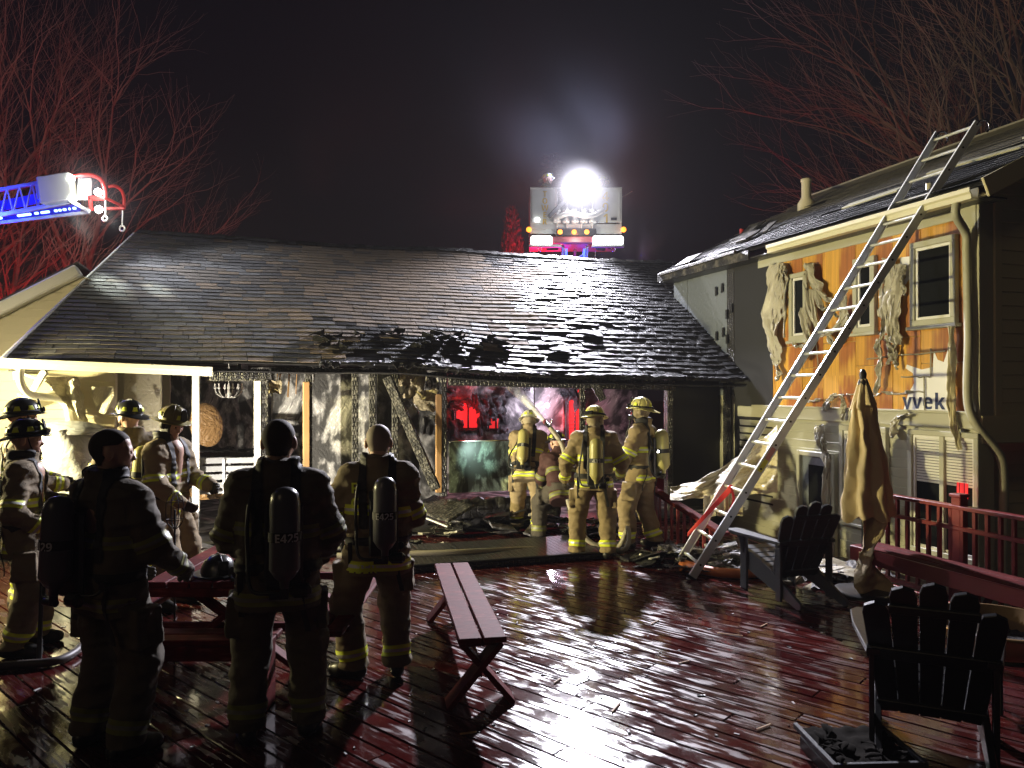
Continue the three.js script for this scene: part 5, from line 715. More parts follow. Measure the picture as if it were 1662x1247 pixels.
  const toWorld = p => root.localToWorld(p.clone()); root.updateMatrixWorld(true); const res = { root, handW: arm.map(a => toWorld(a.w)), S: (x, y, z) => toWorld(S(x, y, z)), HL: (x, y, z) => toWorld(HL(x, y, z)) }; delete root.userData.hands; return res;
}
const PX = (u, d) => [(u - 831) / F * d, -d];
const P3 = person({ label: 'bareheaded person in dark turnout gear at lower left, head turned right in profile', pos: PX(178, 4.28), face: [.42, -.9], h: 1.78, hair: 'hair', head: { yaw: -.75 }, hands: [[.2, .96, .3], [-.22, .98, .3]], feet: [[.17, .0, .25], [-.17, -.03, -.3]], pack: 1, packx: .06, tankText: 'E429', tank: 'tankGrey', seed: 3, coat: 'turnoutShaded', shaded: 1, bare: 0, curl: 1, broad: 1.06, hem: -.19 });
const P6 = person({ label: 'bareheaded person in dark turnout gear standing with back to us left of centre', pos: PX(452, 4.38), face: [-.2, -1], h: 1.83, hair: 'hair', head: { yaw: -.1 }, hands: [[.2, 1.0, .28], [-.22, .98, .27]], feet: [[.17, .03, .2], [-.16, .09, -.2]], pack: 1, packx: -.06, tankText: 'E425', seed: 7, coat: 'turnoutShaded', shaded: 1, broad: 1.1, textx: -.02, hem: -.21 });
const P7 = person({ label: 'bald person in tan turnout coat with air cylinder, holding a small lit camera', pos: PX(614, 5.35), face: [-.12, -1], h: 1.76, hair: 'hairGrey', head: { pitch: .22 }, hands: [[.3, 1.0, .22], [-.14, 1.0, .28]], pole: [[.7, -.5, -.4], null], feet: [[.17, .02, 1.1], [-.13, .05, .1]], pack: 1, packx: -.06, tankText: 'E425', seed: 11, broad: 1.12, bare: 1, curl: .8, text: [['F', .185, .36, .075, 1], ['C', .185, .255, .075, 1], ['EBER', .2, -.19, .06, 1]], hem: -.22 });
const P2 = person({ label: 'firefighter in black helmet at the left edge, nearest of the pair there', pos: PX(40, 5.9), face: [.85, -.35], h: 1.74, helmet: 'helmetBlack', goggles: 1, hands: [[.2, 1.12, .3], [-.24, .98, .18]], feet: [[.15, .05, .1], [-.16, -.04, -.2]], pack: 1, packx: 0, seed: 13, bare: 0, wr: 1, hem: -.2 });
const P1 = person({ label: 'firefighter in black helmet half hidden behind another at the left edge', pos: PX(34, 6.9), face: [.7, -.6], h: 1.88, helmet: 'helmetBlack', goggles: 1, seed: 15, cell: .018, pack: 1, hands: [[.2, 1.1, .3], [-.2, 1.1, .28]] });
const P4 = person({ label: 'firefighter in black helmet with pale shield, facing left before the cream siding', pos: PX(212, 7.6), face: [-.75, -.55], h: 1.86, helmet: 'helmetBlack', head: { yaw: .2 }, seed: 17, cell: .018, hands: [[.2, 1.1, .3], [-.2, 1.1, .28]] });
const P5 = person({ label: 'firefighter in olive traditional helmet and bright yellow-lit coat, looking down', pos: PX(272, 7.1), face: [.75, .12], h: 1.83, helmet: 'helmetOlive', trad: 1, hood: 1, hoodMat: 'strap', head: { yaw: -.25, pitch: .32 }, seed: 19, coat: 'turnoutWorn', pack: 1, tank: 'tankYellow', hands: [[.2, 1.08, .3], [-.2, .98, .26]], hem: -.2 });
const P8 = person({ label: 'firefighter in white helmet bending forward and aiming the water stream inside', pos: PX(856, 10.7), face: [.12, -1], h: 1.76, helmet: 'helmetWhite', hood: 2, head: { pitch: .35 }, lean: .38, crouch: .03, hipz: -.06, seed: 23, coat: 'turnoutWorn', pack: 1, packx: .04, tank: 'tankYellow', hands: [[.22, .95, .52], [-.16, .98, .5]], feet: [[.17, .12, .1], [-.16, -.1, -.1]], cell: .016, tankText: 'E' });
const P9 = person({ label: 'firefighter in dark red coat crouching between the others and holding the hose', pos: PX(912, 10.0), face: [-.15, -1], h: 1.74, helmet: 'helmetBlack', lean: .62, crouch: .22, hipz: -.12, seed: 27, shaded: 1, coat: 'turnoutRed', pants: 'turnoutDark', hands: [[.16, .72, .5], [-.2, .8, .45]], head: { pitch: .1, yaw: .3 }, feet: [[.28, .2, .3], [-.2, -.22, -.2]], cell: .018 });
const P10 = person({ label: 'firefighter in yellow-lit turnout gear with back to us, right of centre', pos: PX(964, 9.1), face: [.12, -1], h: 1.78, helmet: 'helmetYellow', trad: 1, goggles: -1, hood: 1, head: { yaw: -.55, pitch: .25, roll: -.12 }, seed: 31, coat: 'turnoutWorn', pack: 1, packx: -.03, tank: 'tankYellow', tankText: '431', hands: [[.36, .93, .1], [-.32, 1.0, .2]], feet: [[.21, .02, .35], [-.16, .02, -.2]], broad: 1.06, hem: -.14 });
const P11 = person({ label: 'masked firefighter in pale helmet turned left, beside the red railing', pos: PX(1042, 9.7), face: [-.8, -.45], h: 1.86, helmet: 'helmetYellow', trad: 1, goggles: 1, hood: 1, mask: 1, seed: 37, coat: 'turnoutWorn', pack: 1, tank: 'tankYellow', head: { yaw: .1 }, hands: [[.24, .98, .3], [-.22, 1.0, .32]], feet: [[.16, .12, .2], [-.15, -.12, -.1]], hem: -.16 });
const P12 = person({ label: 'person in white helmet in the left of the tower platform', pos: [at(888, 300, 17.6).x, -17.6], y: 5.2, face: [.9, .4], h: 1.72, helmet: 'helmetWhite', seed: 41, coat: 'turnoutWorn', far: 1, cell: .022, hands: [[.2, 1.1, .3], [-.2, 1.1, .3]] });
const P13 = person({ label: 'person in pale helmet leaning in the right of the tower platform', pos: [at(985, 300, 17.7).x, -17.7], y: 5.2, face: [-.6, .7], h: 1.68, lean: .3, helmet: 'helmetYellow', seed: 43, coat: 'turnoutWorn', far: 1, cell: .022, hands: [[.2, 1.1, .35], [-.2, 1.1, .35]] });
// ---------- things on the deck ----------
rnd = mulberry(77);
mat('chairGrey', [.075, .08, .088], .45, { bumpMap: rep(T.fine, 1, 1), bumpScale: .0008 }); mat('chairBlack', [.02, .02, .022], .28, { bumpMap: rep(T.fine, 1, 1), bumpScale: .0006 }); mat('canvas', [.6, .48, .28], .8, { ...clothMap, side: THREE.DoubleSide }); mat('copper', [.32, .2, .09], .35, { metalness: .7 }); mat('orange', [.5, .14, .035], .4); mat('hose', [.3, .27, .2], .6); mat('hoseDark', [.06, .05, .05], .5); mat('plasticSheet', [.6, .56, .44], .3, { transmission: .35, thickness: 0, bumpMap: rep(T.blot, 2, 2), bumpScale: .02 }); mat('greySheet', [.36, .37, .4], .32, { bumpMap: rep(T.blot, 2, 2), bumpScale: .01 }); mat('tarp', [.55, .48, .3], .55, { bumpMap: rep(T.blot, 3, 3), bumpScale: .015 }); mat('redWeb', [.55, .02, .02], .6);
{ // picnic table and benches of red-painted boards
  const xLegs = (t, z, y, w, m = M.redPaintWorn) => { for (const k of [1, -1]) part(t, 'leg', beam([-w * k, 0, z], [w * .62 * k, y, z + .036 * k * .51], .036, .1, .004, V(0, 0, 1)), m); };
  const b = thing('wooden_bench', 'red two-board bench with crossed legs standing alone on the wet deck', 'bench', [-.36, 0, -5.82], Math.atan2(.355, 2.04));
  for (const k of [-1, 1]) part(b, 'seat_board', bx(k * .008, k * .15, .42, .456, -1.05, 1.05, .005), M.redPaintWorn);
  for (const z of [-.92, .9]) { part(b, 'cleat', bx(-.13, .13, .375, .419, z - .06, z + .06, .004), M.redPaintWorn); for (const k of [1, -1]) part(b, 'leg', beam([-.21 * k, .0, z + .02 * k], [.13 * k, .4, z + .02 * k], .036, .17, .004, V(0, 0, 1)), M.redPaintWorn); }
  part(b, 'brace', beam([0, .2, -.9], [0, .2, .9], .035, .085, .004), M.redPaintWorn);
  const t = thing('picnic_table', 'red picnic table with fire gear on top between the near firefighters', 'picnic table', [-1.95, 0, -5.95]);
  for (let i = 0; i < 6; i++) part(t, 'tabletop_board', bx(-.47 + i * .15, -.47 + i * .15 + .14, .69, .73, -.88, .88, .005), M.redPaintWorn);
  part(t, 'end_board', bx(-.47, .425, .63, .688, .84, .878, .004), M.redPaintWorn);
  for (const k of [-1, 1]) for (const j of [0, 1]) part(t, 'seat_board', bx(k * (.62 + j * .13), k * (.62 + j * .13 + .12), .42, .456, -.9, 1.05, .012), M.redPaintWorn);
  for (const z of [-.7, .72]) { part(t, 'cross_beam', bx(-.85, .85, .36, .42, z - .02, z + .02, .004), M.redPaintWorn); for (const k of [1, -1]) part(t, 'leg', beam([-.62 * k, 0, z + .04 * k], [.3 * k, .68, z + .04 * k], .036, .1, .004, V(0, 0, 1)), M.redPaintWorn); }
  const n = thing('wooden_bench', 'low red bench across the near end of the picnic table', 'bench', [-1.98, 0, -4.86]); part(n, 'seat_board', bx(-.48, .5, .42, .458, -.12, .0, .006), M.redPaintWorn); part(n, 'seat_board', bx(-.48, .5, .42, .458, .01, .13, .006), M.redPaintWorn); part(n, 'apron', bx(-.48, .5, .325, .418, .1, .125, .005), M.redPaintWorn); for (const x of [-.4, .42]) part(n, 'leg', bx(x - .04, x + .04, 0, .418, -.1, .09, .005), M.redPaintWorn);
}
{ // gear lying on the table
  const h = thing('helmet', 'black fire helmet resting on the red picnic table', 'helmet', [-2.02, .735, -5.3], .6); part(h, 'shell', lathe([[0, .13], [.05, .122], [.09, .09], [.112, .04], [.116, 0]], 26).scale(1, 1, 1.15), M.helmetBlack); part(h, 'brim', sheet((u, v) => { const a = u * 6.2832; return V(Math.sin(a) * (.112 + .05 * v), .004 + .0 * v, Math.cos(a) * (.13 + .06 * v)); }, 36, 2, .006), M.helmetBlack); part(h, 'shield', box(.07, .09, .008).rotateX(-.3).translate(0, .06, .14), M.strap); part(h, 'comb', tube([[0, .02, .13], [0, .1, .09], [0, .136, 0], [0, .1, -.09], [0, .02, -.13]], .006, 20, 6), M.helmetBlack);
  const m = thing('air_mask', 'breathing mask with clear curved visor lying beside the helmet', 'mask', [-1.76, .735, -5.25], -.7); part(m, 'visor', sheet((u, v) => { const a = lerp(-1.2, 1.2, u); return V(Math.sin(a) * .1 * (1 - .3 * v), .19 - v * .17, Math.cos(a) * .1 + .03 - .05 * v); }, 14, 8, .004), mat('visorClear', [.3, .34, .32], .05, { clearcoat: 1 })); part(m, 'seal', new THREE.TorusGeometry(.1, .014, 8, 28).scale(1, 1.15, 1).rotateX(.3).translate(0, .11, .04), M.rubber); part(m, 'regulator', cyl(.035, .03, .06, 14).rotateX(1.2).translate(0, .04, .14), M.blackPlastic); part(m, 'hose', tube([[0, .03, .16], [.1, .02, .2], [.2, .02, .08], [.12, .015, -.08]], .013, 24, 7), M.rubber);
  const p = thing('spare_air_pack', 'air pack with black straps heaped on the picnic table', 'air pack', [-1.6, .735, -5.5], .3); part(p, 'cylinder', lathe([[0, 0], [.05, .01], [.08, .06], [.08, .42], [.05, .5], [0, .51]], 22).rotateZ(Math.PI / 2).translate(.22, .085, -.12), M.tankGrey); part(p, 'frame', box(.5, .03, .22, .01).translate(0, .02, -.05), M.blackPlastic); for (const k of [-1, 1]) part(p, 'strap', tube([[-.2, .04, .06 * k], [-.1, .16, .08 * k], [.06, .18, .1 * k], [.2, .04, .1 * k]], .014, 20, 5).scale(1, 1, 1), M.strap); part(p, 'hose', tube([[.2, .05, 0], [.3, .16, .1], [.12, .26, .14], [-.1, .15, .14], [-.2, .03, .16]], .012, 26, 7), M.rubber);
  const w = thing('wire_lantern_stake', 'thin black wire cage on a rod in front of the yellow-lit firefighter', 'garden stake', [-2.46, 0, -5.62]); part(w, 'rod', rod([0, 0, 0], [0, 1.12, 0], .007, 6), M.black); for (let i = 0; i < 8; i++) { const a = i / 8 * 6.283; part(w, 'wire', tube([[Math.cos(a) * .01, .98, Math.sin(a) * .01], [Math.cos(a) * .055, 1.03, Math.sin(a) * .055], [Math.cos(a) * .055, 1.2, Math.sin(a) * .055], [Math.cos(a) * .012, 1.25, Math.sin(a) * .012]], .0028, 12, 4), M.black); } for (const y of [1.05, 1.18]) part(w, 'ring', new THREE.TorusGeometry(.056, .003, 5, 26).rotateX(Math.PI / 2).translate(0, y, 0), M.black);
  const c = thing('thermal_camera', 'handheld camera with glowing blue-white screen held by the bald person', 'camera', P7.handW[0].clone().add(V(-.02, .1, .03)), .15); part(c, 'case', box(.13, .12, .06, .014), M.blackPlastic); part(c, 'screen', box(.082, .062, .006, .002).translate(0, .008, .032), mat('screenGlow', [.2, .3, .4], .3, { emissive: new THREE.Color(.35, .75, 1), emissiveIntensity: 1.5 })); part(c, 'grip', box(.04, .12, .045, .01).translate(0, -.1, 0), M.blackPlastic); part(c, 'strap', sheet((u, v) => V(.05 + .02 * u, -.08 - v * .24, .02 * Math.sin(v * 4)), 1, 6, .004), M.strap);
  { const q = c.position; point([q.x, q.y + .01, q.z + .06], 0x88ccff, .03, 2).name = 'screen_light'; }
  const pk = thing('pike_pole', 'dark pike pole held upright at the left edge, its end on the deck', 'pole', [P2.handW[1].x, 0, P2.handW[1].z]); part(pk, 'shaft', rod([.02, .02, .1], [0, 1.1, 0], .016), M.black); part(pk, 'end_grip', rod([.02, 0, .1], [.018, .16, .085], .02), M.rubber);
  const l = thing('hand_lamp', 'small bright hand lamp on the deck behind the left firefighter', 'lamp', [-4.63, .13, -7.6]); part(l, 'battery_box', box(.2, .12, .16, .02).translate(0, -.07, 0), M.yellowPaint); part(l, 'case', new THREE.TorusGeometry(.06, .012, 8, 24).translate(0, .1, .06), M.blackPlastic); part(l, 'lens', new THREE.SphereGeometry(.055, 18, 12).translate(0, .1, .06), mat('handGlow', [1, 1, 1], .3, { emissive: new THREE.Color(1, .98, .9), emissiveIntensity: 14 })); part(l, 'handle', tube([[0, .14, -.08], [0, .2, -.06], [0, .2, 0], [0, .14, .01]], .01, 14, 6), M.blackPlastic); { const q = l.position; spot([q.x, q.y + .1, q.z + .06], [q.x + 3.2, 1.5, q.z - 3.6], 0xfff4e0, 140, .95, .7, 2).name = 'hand_lamp_light'; }
}
function adirondack(label, p, f, m) {
  const t = thing('adirondack_chair', label, 'chair', p, Math.atan2(f[0], f[1]), 'adirondack chairs on the deck');   // faces +z
  const sy = (z) => lerp(.2, .36, clamp((z + .3) / .58));
  for (const k of [-1, 1]) { const side = [[.3, .38], [.32, .3], [.26, .22], [-.62, -.0], [-.66, .02], [-.66, .06], [-.2, .28], [.1, .38]]; part(t, 'seat_rail', extr(side.map(q => [q[0], q[1]]), .026, .004).rotateY(-Math.PI / 2).translate(k * .245, 0, 0), m); part(t, 'front_leg', bx(k * .262, k * .29, 0, .55, .16, .27, .005), m); const ar = [[k * .235, -.42], [k * .235, .3], [k * .26, .37], [k * .36, .37], [k * .39, .3], [k * .375, .05], [k * .3, -.42]]; part(t, 'armrest', extr(ar.map(q => [q[0], q[1]]), .024, .004).rotateX(Math.PI / 2).translate(0, .565, 0), m); part(t, 'arm_bracket', extr((k > 0 ? [[0, 0], [.07, 0], [.02, -.16], [0, -.2]] : [[0, 0], [0, -.2], [-.02, -.16], [-.07, 0]]), .024, .003).translate(k * .29, .55, .21), m); part(t, 'rear_post', bx(k * .262, k * .288, .02, .55, -.4, -.32, .004), m); }
  for (let i = 0; i < 6; i++) { const z = .29 - i * .092; part(t, 'seat_slat', box(.52, .02, .084, .004).rotateX(-.27).translate(0, sy(z) + .03, z), m); }
  part(t, 'seat_apron', bx(-.26, .26, .28, .38, .29, .314, .004), m);
  const bq = new THREE.Matrix4().makeRotationX(-.42).setPosition(0, .2, -.2);
  for (let i = -2; i <= 2; i++) { const w0 = .045, w1 = .062, H0 = .84 - .035 * i * i, sl = extr([[-w0, 0], [w0, 0], [w1, H0 - .06], [w1 * .8, H0 - .02], [0, H0], [-w1 * .8, H0 - .02], [-w1, H0 - .06]], .02, .004); part(t, 'back_slat', sl.rotateZ(-i * .05).translate(i * .096, 0, 0).applyMatrix4(bq), m); }
  part(t, 'back_rail', box(.6, .07, .024, .004).translate(0, .4, -.022).applyMatrix4(bq), m); part(t, 'back_rail', box(.5, .06, .024, .004).translate(0, .06, -.022).applyMatrix4(bq), m); part(t, 'back_rail', box(.4, .05, .022, .004).translate(0, .68, -.021).applyMatrix4(bq), m);
  return t;
}
adirondack('grey adirondack chair seen from behind beside the foot of the ladder', [2.66, 0, -7.62], [-.28, -1], M.chairGrey);
adirondack('black adirondack chair at the lower right corner, its back to us', [2.38, 0, -4.42], [.42, -.9], M.chairBlack).scale.setScalar(1.05);
{ // folded, scorched umbrella
  const B = onY(1402, 964, 0), t = thing('patio_umbrella', 'folded torn tan patio umbrella standing before the lower windows', 'umbrella', B); const top = 2.1;
  part(t, 'pole', rod([0, 0, 0], [0, top, 0], .02), M.blackPlastic); part(t, 'finial', lathe([[0, .1], [.02, .09], [.035, .05], [.03, 0], [.05, -.03], [.05, -.06]], 14).translate(0, top, 0), M.blackPlastic);
  part(t, 'base', lathe([[0, .09], [.05, .085], [.06, .06], [.22, .05], [.3, .03], [.31, 0]], 36), M.blackPlastic);
  const can = sheet((u, v) => { const a = u * 6.2832, fo = .5 + .5 * Math.sin(a * 7 + 1.5 * noise(v * 3, 2)), r = lerp(.05, .27, Math.pow(v, .8)) * (.68 + .34 * fo) * (v > .15 ? 1 : .9), drop = v > .9 ? .1 * noise(a * 2, 5) : 0; return V(Math.cos(a) * r + .04 * v + .03 * noise(a * 2, v * 7), top - .03 - v * 1.32 - drop + .02 * noise(a * 3, v * 14, 2), Math.sin(a) * r * .8 + .02 * noise(a * 3, v * 9, 4)); }, 90, 46, .004); part(t, 'canopy', can, M.canvas);
  part(t, 'canopy_cap', sheet((u, v) => { const a = u * 6.2832, r = lerp(.03, .1, v) * (1 + .25 * Math.sin(a * 6)); return V(Math.cos(a) * r, top - v * .28 + .03 * Math.sin(a * 5) * v, Math.sin(a) * r); }, 40, 8, .004), M.canvas);
  const flap = (x0, y0, L, w, o) => sheet((u, v) => V(x0 + (u - .5) * w * (1 + .5 * Math.sin(v * 5 + o)) + .05 * Math.sin(v * 3 + o), y0 - v * L, .12 + .06 * Math.sin(u * 6 + v * 4 + o) + .04 * noise(u * 4, v * 6, o)), 14, 22, .004);
  part(t, 'torn_panel', flap(-.02, .85, .62, .16, 1), M.canvas, 'torn strip of canvas hanging to the deck'); part(t, 'torn_panel', flap(.04, .42, .42, .26, 4), M.canvas); part(t, 'rib', [0, 1, 2, 3, 4, 5].map(i => { const a = i * 1.05; return rod([Math.cos(a) * .03, top - .1, Math.sin(a) * .03], [Math.cos(a) * .14, .8, Math.sin(a) * .12], .006, 5); }), M.blackPlastic);
}
{ // railing with the built-in bench at the right edge of the deck
  const r = thing('deck_railing', 'red deck railing with square balusters along the right edge', 'railing', H(6.0, 0, -6.4), PHI), L = (a, y, b) => V(a - 6.0, y, b + 6.4), m = M.redPaint;
  const b0 = -6.45, b1 = -1.6; part(r, 'top_rail', beam(L(6.0, .93, b0), L(6.0, .93, b1), .09, .035), m); part(r, 'mid_rail', beam(L(6.0, .74, b0), L(6.0, .74, b1), .05, .04), m); part(r, 'bottom_rail', beam(L(6.0, .1, b0), L(6.0, .1, b1), .05, .05), m);
  for (let b = b0 + .1, i = 0; b < b1; b += .125, i++) part(r, 'baluster', bx(-.017, .017, .12, .91, -.017, .017, .003).translate(...L(6.0, 0, b).toArray()), m);
  for (const b of [-6.5, -5.41, -3.9, -2.4]) { part(r, 'post', bx(-.048, .048, -.2, 1.02, -.048, .048, .006).translate(...L(6.03, 0, b).toArray()), m); part(r, 'post_cap', box(.125, .03, .125, .008).translate(...L(6.03, 1.035, b).toArray()), m); }
  const be = thing('deck_bench', 'red bench built along the right railing, wet and shiny', 'bench', H(5.75, 0, -6.2), PHI), K = (a, y, b) => V(a - 5.75, y, b + 6.2);
  for (let i = 0; i < 3; i++) part(be, 'seat_board', beam(K(5.63 + i * .115, .44, -6.25), K(5.63 + i * .115, .44, -1.9), .108, .036, .005), M.redPaintWorn);
  part(be, 'apron', beam(K(5.565, .385, -6.25), K(5.565, .385, -1.9), .03, .14, .005), M.redPaint); for (const b of [-6.1, -4.9, -3.6, -2.4]) { part(be, 'leg', beam(K(5.62, 0, b), K(5.62, .42, b), .09, .04), M.redPaint); part(be, 'brace', beam(K(5.62, .1, b + .03), K(5.86, .41, b + .03), .03, .06), M.redPaint); }
  const f = thing('broken_railing', 'short red railing sagging beside the masked firefighter', 'railing', [2.0, 0, -9.2]); const P = onY(1066, 880, 0), p = at(1068, 800, 9.9), q = at(1178, 868, 8.9); const o = f.position; part(f, 'top_rail', beam(p.clone().sub(o), q.clone().sub(o), .14, .045), M.redPaintWorn); part(f, 'bottom_rail', beam(V(p.x, .06, p.z).sub(o), V(q.x, .05, q.z).sub(o), .06, .05), M.redPaint);
  for (let i = 0; i < 10; i++) { const k = (i + .3) / 10.4, a = p.clone().lerp(q, k); part(f, 'baluster', bx(-.018, .018, .08, a.y - .02, -.018, .018, .003).translate(a.x - o.x, 0, a.z - o.z), M.redPaint); } part(f, 'post', bx(-.05, .05, 0, p.y + .08, -.05, .05, .006).translate(p.x - o.x - .06, 0, p.z - o.z), M.redPaint);
}
function pile(name, label, cat, c, rx, rz, n, hgt, mats, seed) { const R = mulberry(seed), q = (a, b) => a + (b - a) * R(), t = thing(name, label, cat, c); for (let i = 0; i < n; i++) { const a = q(0, 6.283), r = Math.sqrt(R()), x = Math.cos(a) * r * rx, z = Math.sin(a) * r * rz, y = .02 + hgt * (1 - r) * q(.3, 1); const L = q(.15, .65), w = q(.04, .16), m = mats[(R() * mats.length) | 0]; const g = R() < .55 ? box(L, q(.015, .04), w, .006) : sheet((u, v) => V((u - .5) * L, .04 * noise(u * 3 + i, v * 3) + .03 * Math.sin(u * 4 + i), (v - .5) * w * 2.2), 6, 5, .006); part(t, R() < .5 ? 'charred_board' : 'burnt_scrap', g.rotateX(q(-.3, .3)).rotateZ(q(-.25, .25)).rotateY(q(0, 6.28)).translate(x, y, z), m); } return t; }
pile('debris_pile', 'heap of burnt boards and ash under the ladder beside the railing', 'debris', V(2.1, 0, -8.9), .75, .6, 60, .22, [M.char, M.burnt1, M.soot, M.plaster, M.charPale], 3);
pile('debris_pile', 'heap of black burnt rubble along the front of the house', 'debris', H(3.4, 0, -10.2), 1.5, .5, 80, .34, [M.char, M.burnt1, M.burnt2, M.soot], 4);
pile('debris_pile', 'scattered wet debris at the foot of the left opening, behind the picnic table', 'debris', H(.6, 0, -10.0), 1.6, .5, 46, .2, [M.char, M.soot, M.plaster, M.burnt1], 6);
pile('debris_pile', 'scorched scraps lying on the deck between umbrella and back door', 'debris', V(3.35, 0, -8.3), .6, .5, 30, .12, [M.char, M.soot, M.vinyl, M.burnt1], 8);
{
  const c = onY(712, 872, .18), t = thing('debris_sheet', 'dark broken panel with a pale metal edge lying before the opening', 'panel', c); const a = onY(662, 850, .1).sub(c), b = onY(727, 878, .06).sub(c); part(t, 'panel', sheet((u, v) => V(lerp(a.x, b.x, u) + v * .3, .12 + .1 * v + .03 * noise(u * 3, v * 3), lerp(a.z, b.z, u) - v * .7), 12, 8, .03), M.charPale); part(t, 'metal_edge', beam(a.clone().setY(.1), b.clone().setY(.06), .03, .02), M.alu);
  const s = thing('porch_mat', 'low dark burnt platform edge in front of the opening', 'platform', H(2.4, 0, -8.9), PHI); part(s, 'slab', box(3.0, .07, 1.2, .02).translate(0, .035, 0), M.char); part(s, 'edge_strip', box(3.0, .03, .05, .008).translate(0, .075, .58), M.rubber);
  const y = onY(804, 832, .1); const g = thing('scorched_bundle', 'bright yellowish scrap of insulation lit by a torch beside the leaning firefighter', 'debris', y); for (let i = 0; i < 9; i++) part(g, 'scrap', sheet((u, v) => V((u - .5) * .22, .05 * noise(u * 3 + i, v * 4) + .06 * Math.sin(v * 3 + i), (v - .5) * .2), 6, 6, .01).rotateY(i).translate(rr(-.2, .2), rr(.02, .12), rr(-.1, .1)), M.tarp);
  spot([y.x + .25, .9, y.z + .7], [y.x, .05, y.z], 0xffe6a0, 4, .18, .7, 2).name = 'torch_light';
  const tr = thing('handheld_torch', 'small torch clipped at the belt of the leaning firefighter', 'torch', [y.x + .26, .91, y.z + .72]); part(tr, 'barrel', rod([0, 0, 0], [.06, .05, .12], .016, 12), M.blackPlastic); part(tr, 'lens', new THREE.SphereGeometry(.014, 10, 8).translate(-.004, -.006, -.01), M.handGlow);
}
{ // cream sheet draped over the railing and the red strap tied to the ladder
  const o = at(1150, 790, 9.2), t = thing('insulation_sheet', 'cream sheet of melted siding draped over the sagging railing', 'sheet', o); part(t, 'sheet', sheet((u, v) => { const px = lerp(1088, 1262, u), py = lerp(lerp(790, 690, Math.pow(u, 1.6)), lerp(812, 800, u), v); const p = at(px, py + 5 * noise(u * 6, v * 4), lerp(9.7, 8.9, u) - .35 * v + .12 * noise(u * 9, v * 5, 2) + .1 * Math.sin(u * 16 + v * 3)); return p.sub(o); }, 40, 16, .006), M.tarp); for (const i of [1, 2, 3]) part(t, 'torn_edge', sheet((u, v) => at(lerp(1120 + i * 22, 1140 + i * 22, u), lerp(805, 838, v) + 4 * noise(u * 4, v * 5, i), 9.1 - .15 * i + .05 * Math.sin(u * 5)).sub(o), 5, 8, .005), M.tarp);
  spot(at(1070, 735, 9.35).toArray(), at(1132, 803, 9.3).toArray(), 0xffeec0, 3, .22, .8, 2).name = 'helmet_light';
  const hl = thing('helmet_lamp', 'small lamp on the shoulder of the masked firefighter', 'lamp', at(1068, 733, 9.36)); part(hl, 'case', box(.04, .05, .06, .01).translate(-.03, .015, 0), M.blackPlastic); part(hl, 'lens', new THREE.SphereGeometry(.016, 10, 8), M.handGlow);
  const r0 = at(1186, 797, 8.6), s = thing('red_strap', 'red webbing tied round the ladder rail and trailing to the left', 'strap', r0); const [wb1, wb2] = [sheet((u, v) => at(lerp(1186, 1116, v), lerp(793, 868, v) + 7 * (u - .5) * (1 - .5 * v) * 2, 8.55 + .1 * v + .03 * Math.sin(v * 7)).sub(r0), 3, 16, .004), sheet((u, v) => at(1184 + 4 * u + 5 * Math.sin(v * 4), lerp(792, 835, v), 8.5).sub(r0), 2, 10, .004)]; part(s, 'webbing', wb1, M.redWeb); part(s, 'webbing', wb2, M.redWeb); part(s, 'knot', new THREE.TorusGeometry(.035, .016, 6, 14).rotateY(.6).translate(0, 0.02, 0), M.redWeb);
  const e0 = onY(1190, 930, 0), e = thing('orange_planter', 'curved orange plastic planter edge on the deck behind the ladder foot', 'planter', e0); part(e, 'rim', tube([[1108, 915], [1135, 924], [1180, 931], [1225, 930], [1268, 921]].map(([u, v]) => onY(u, v, .05).sub(e0)), .055, 40, 8), M.orange); part(e, 'tray', sheet((u, v) => { const p = onY(lerp(1120, 1260, u), lerp(924, 898, v) - 5 * Math.sin(u * 3.14), .03).sub(e0); p.y += .03 * noise(u * 8, v * 5); return p; }, 20, 8, .02), M.char);
}
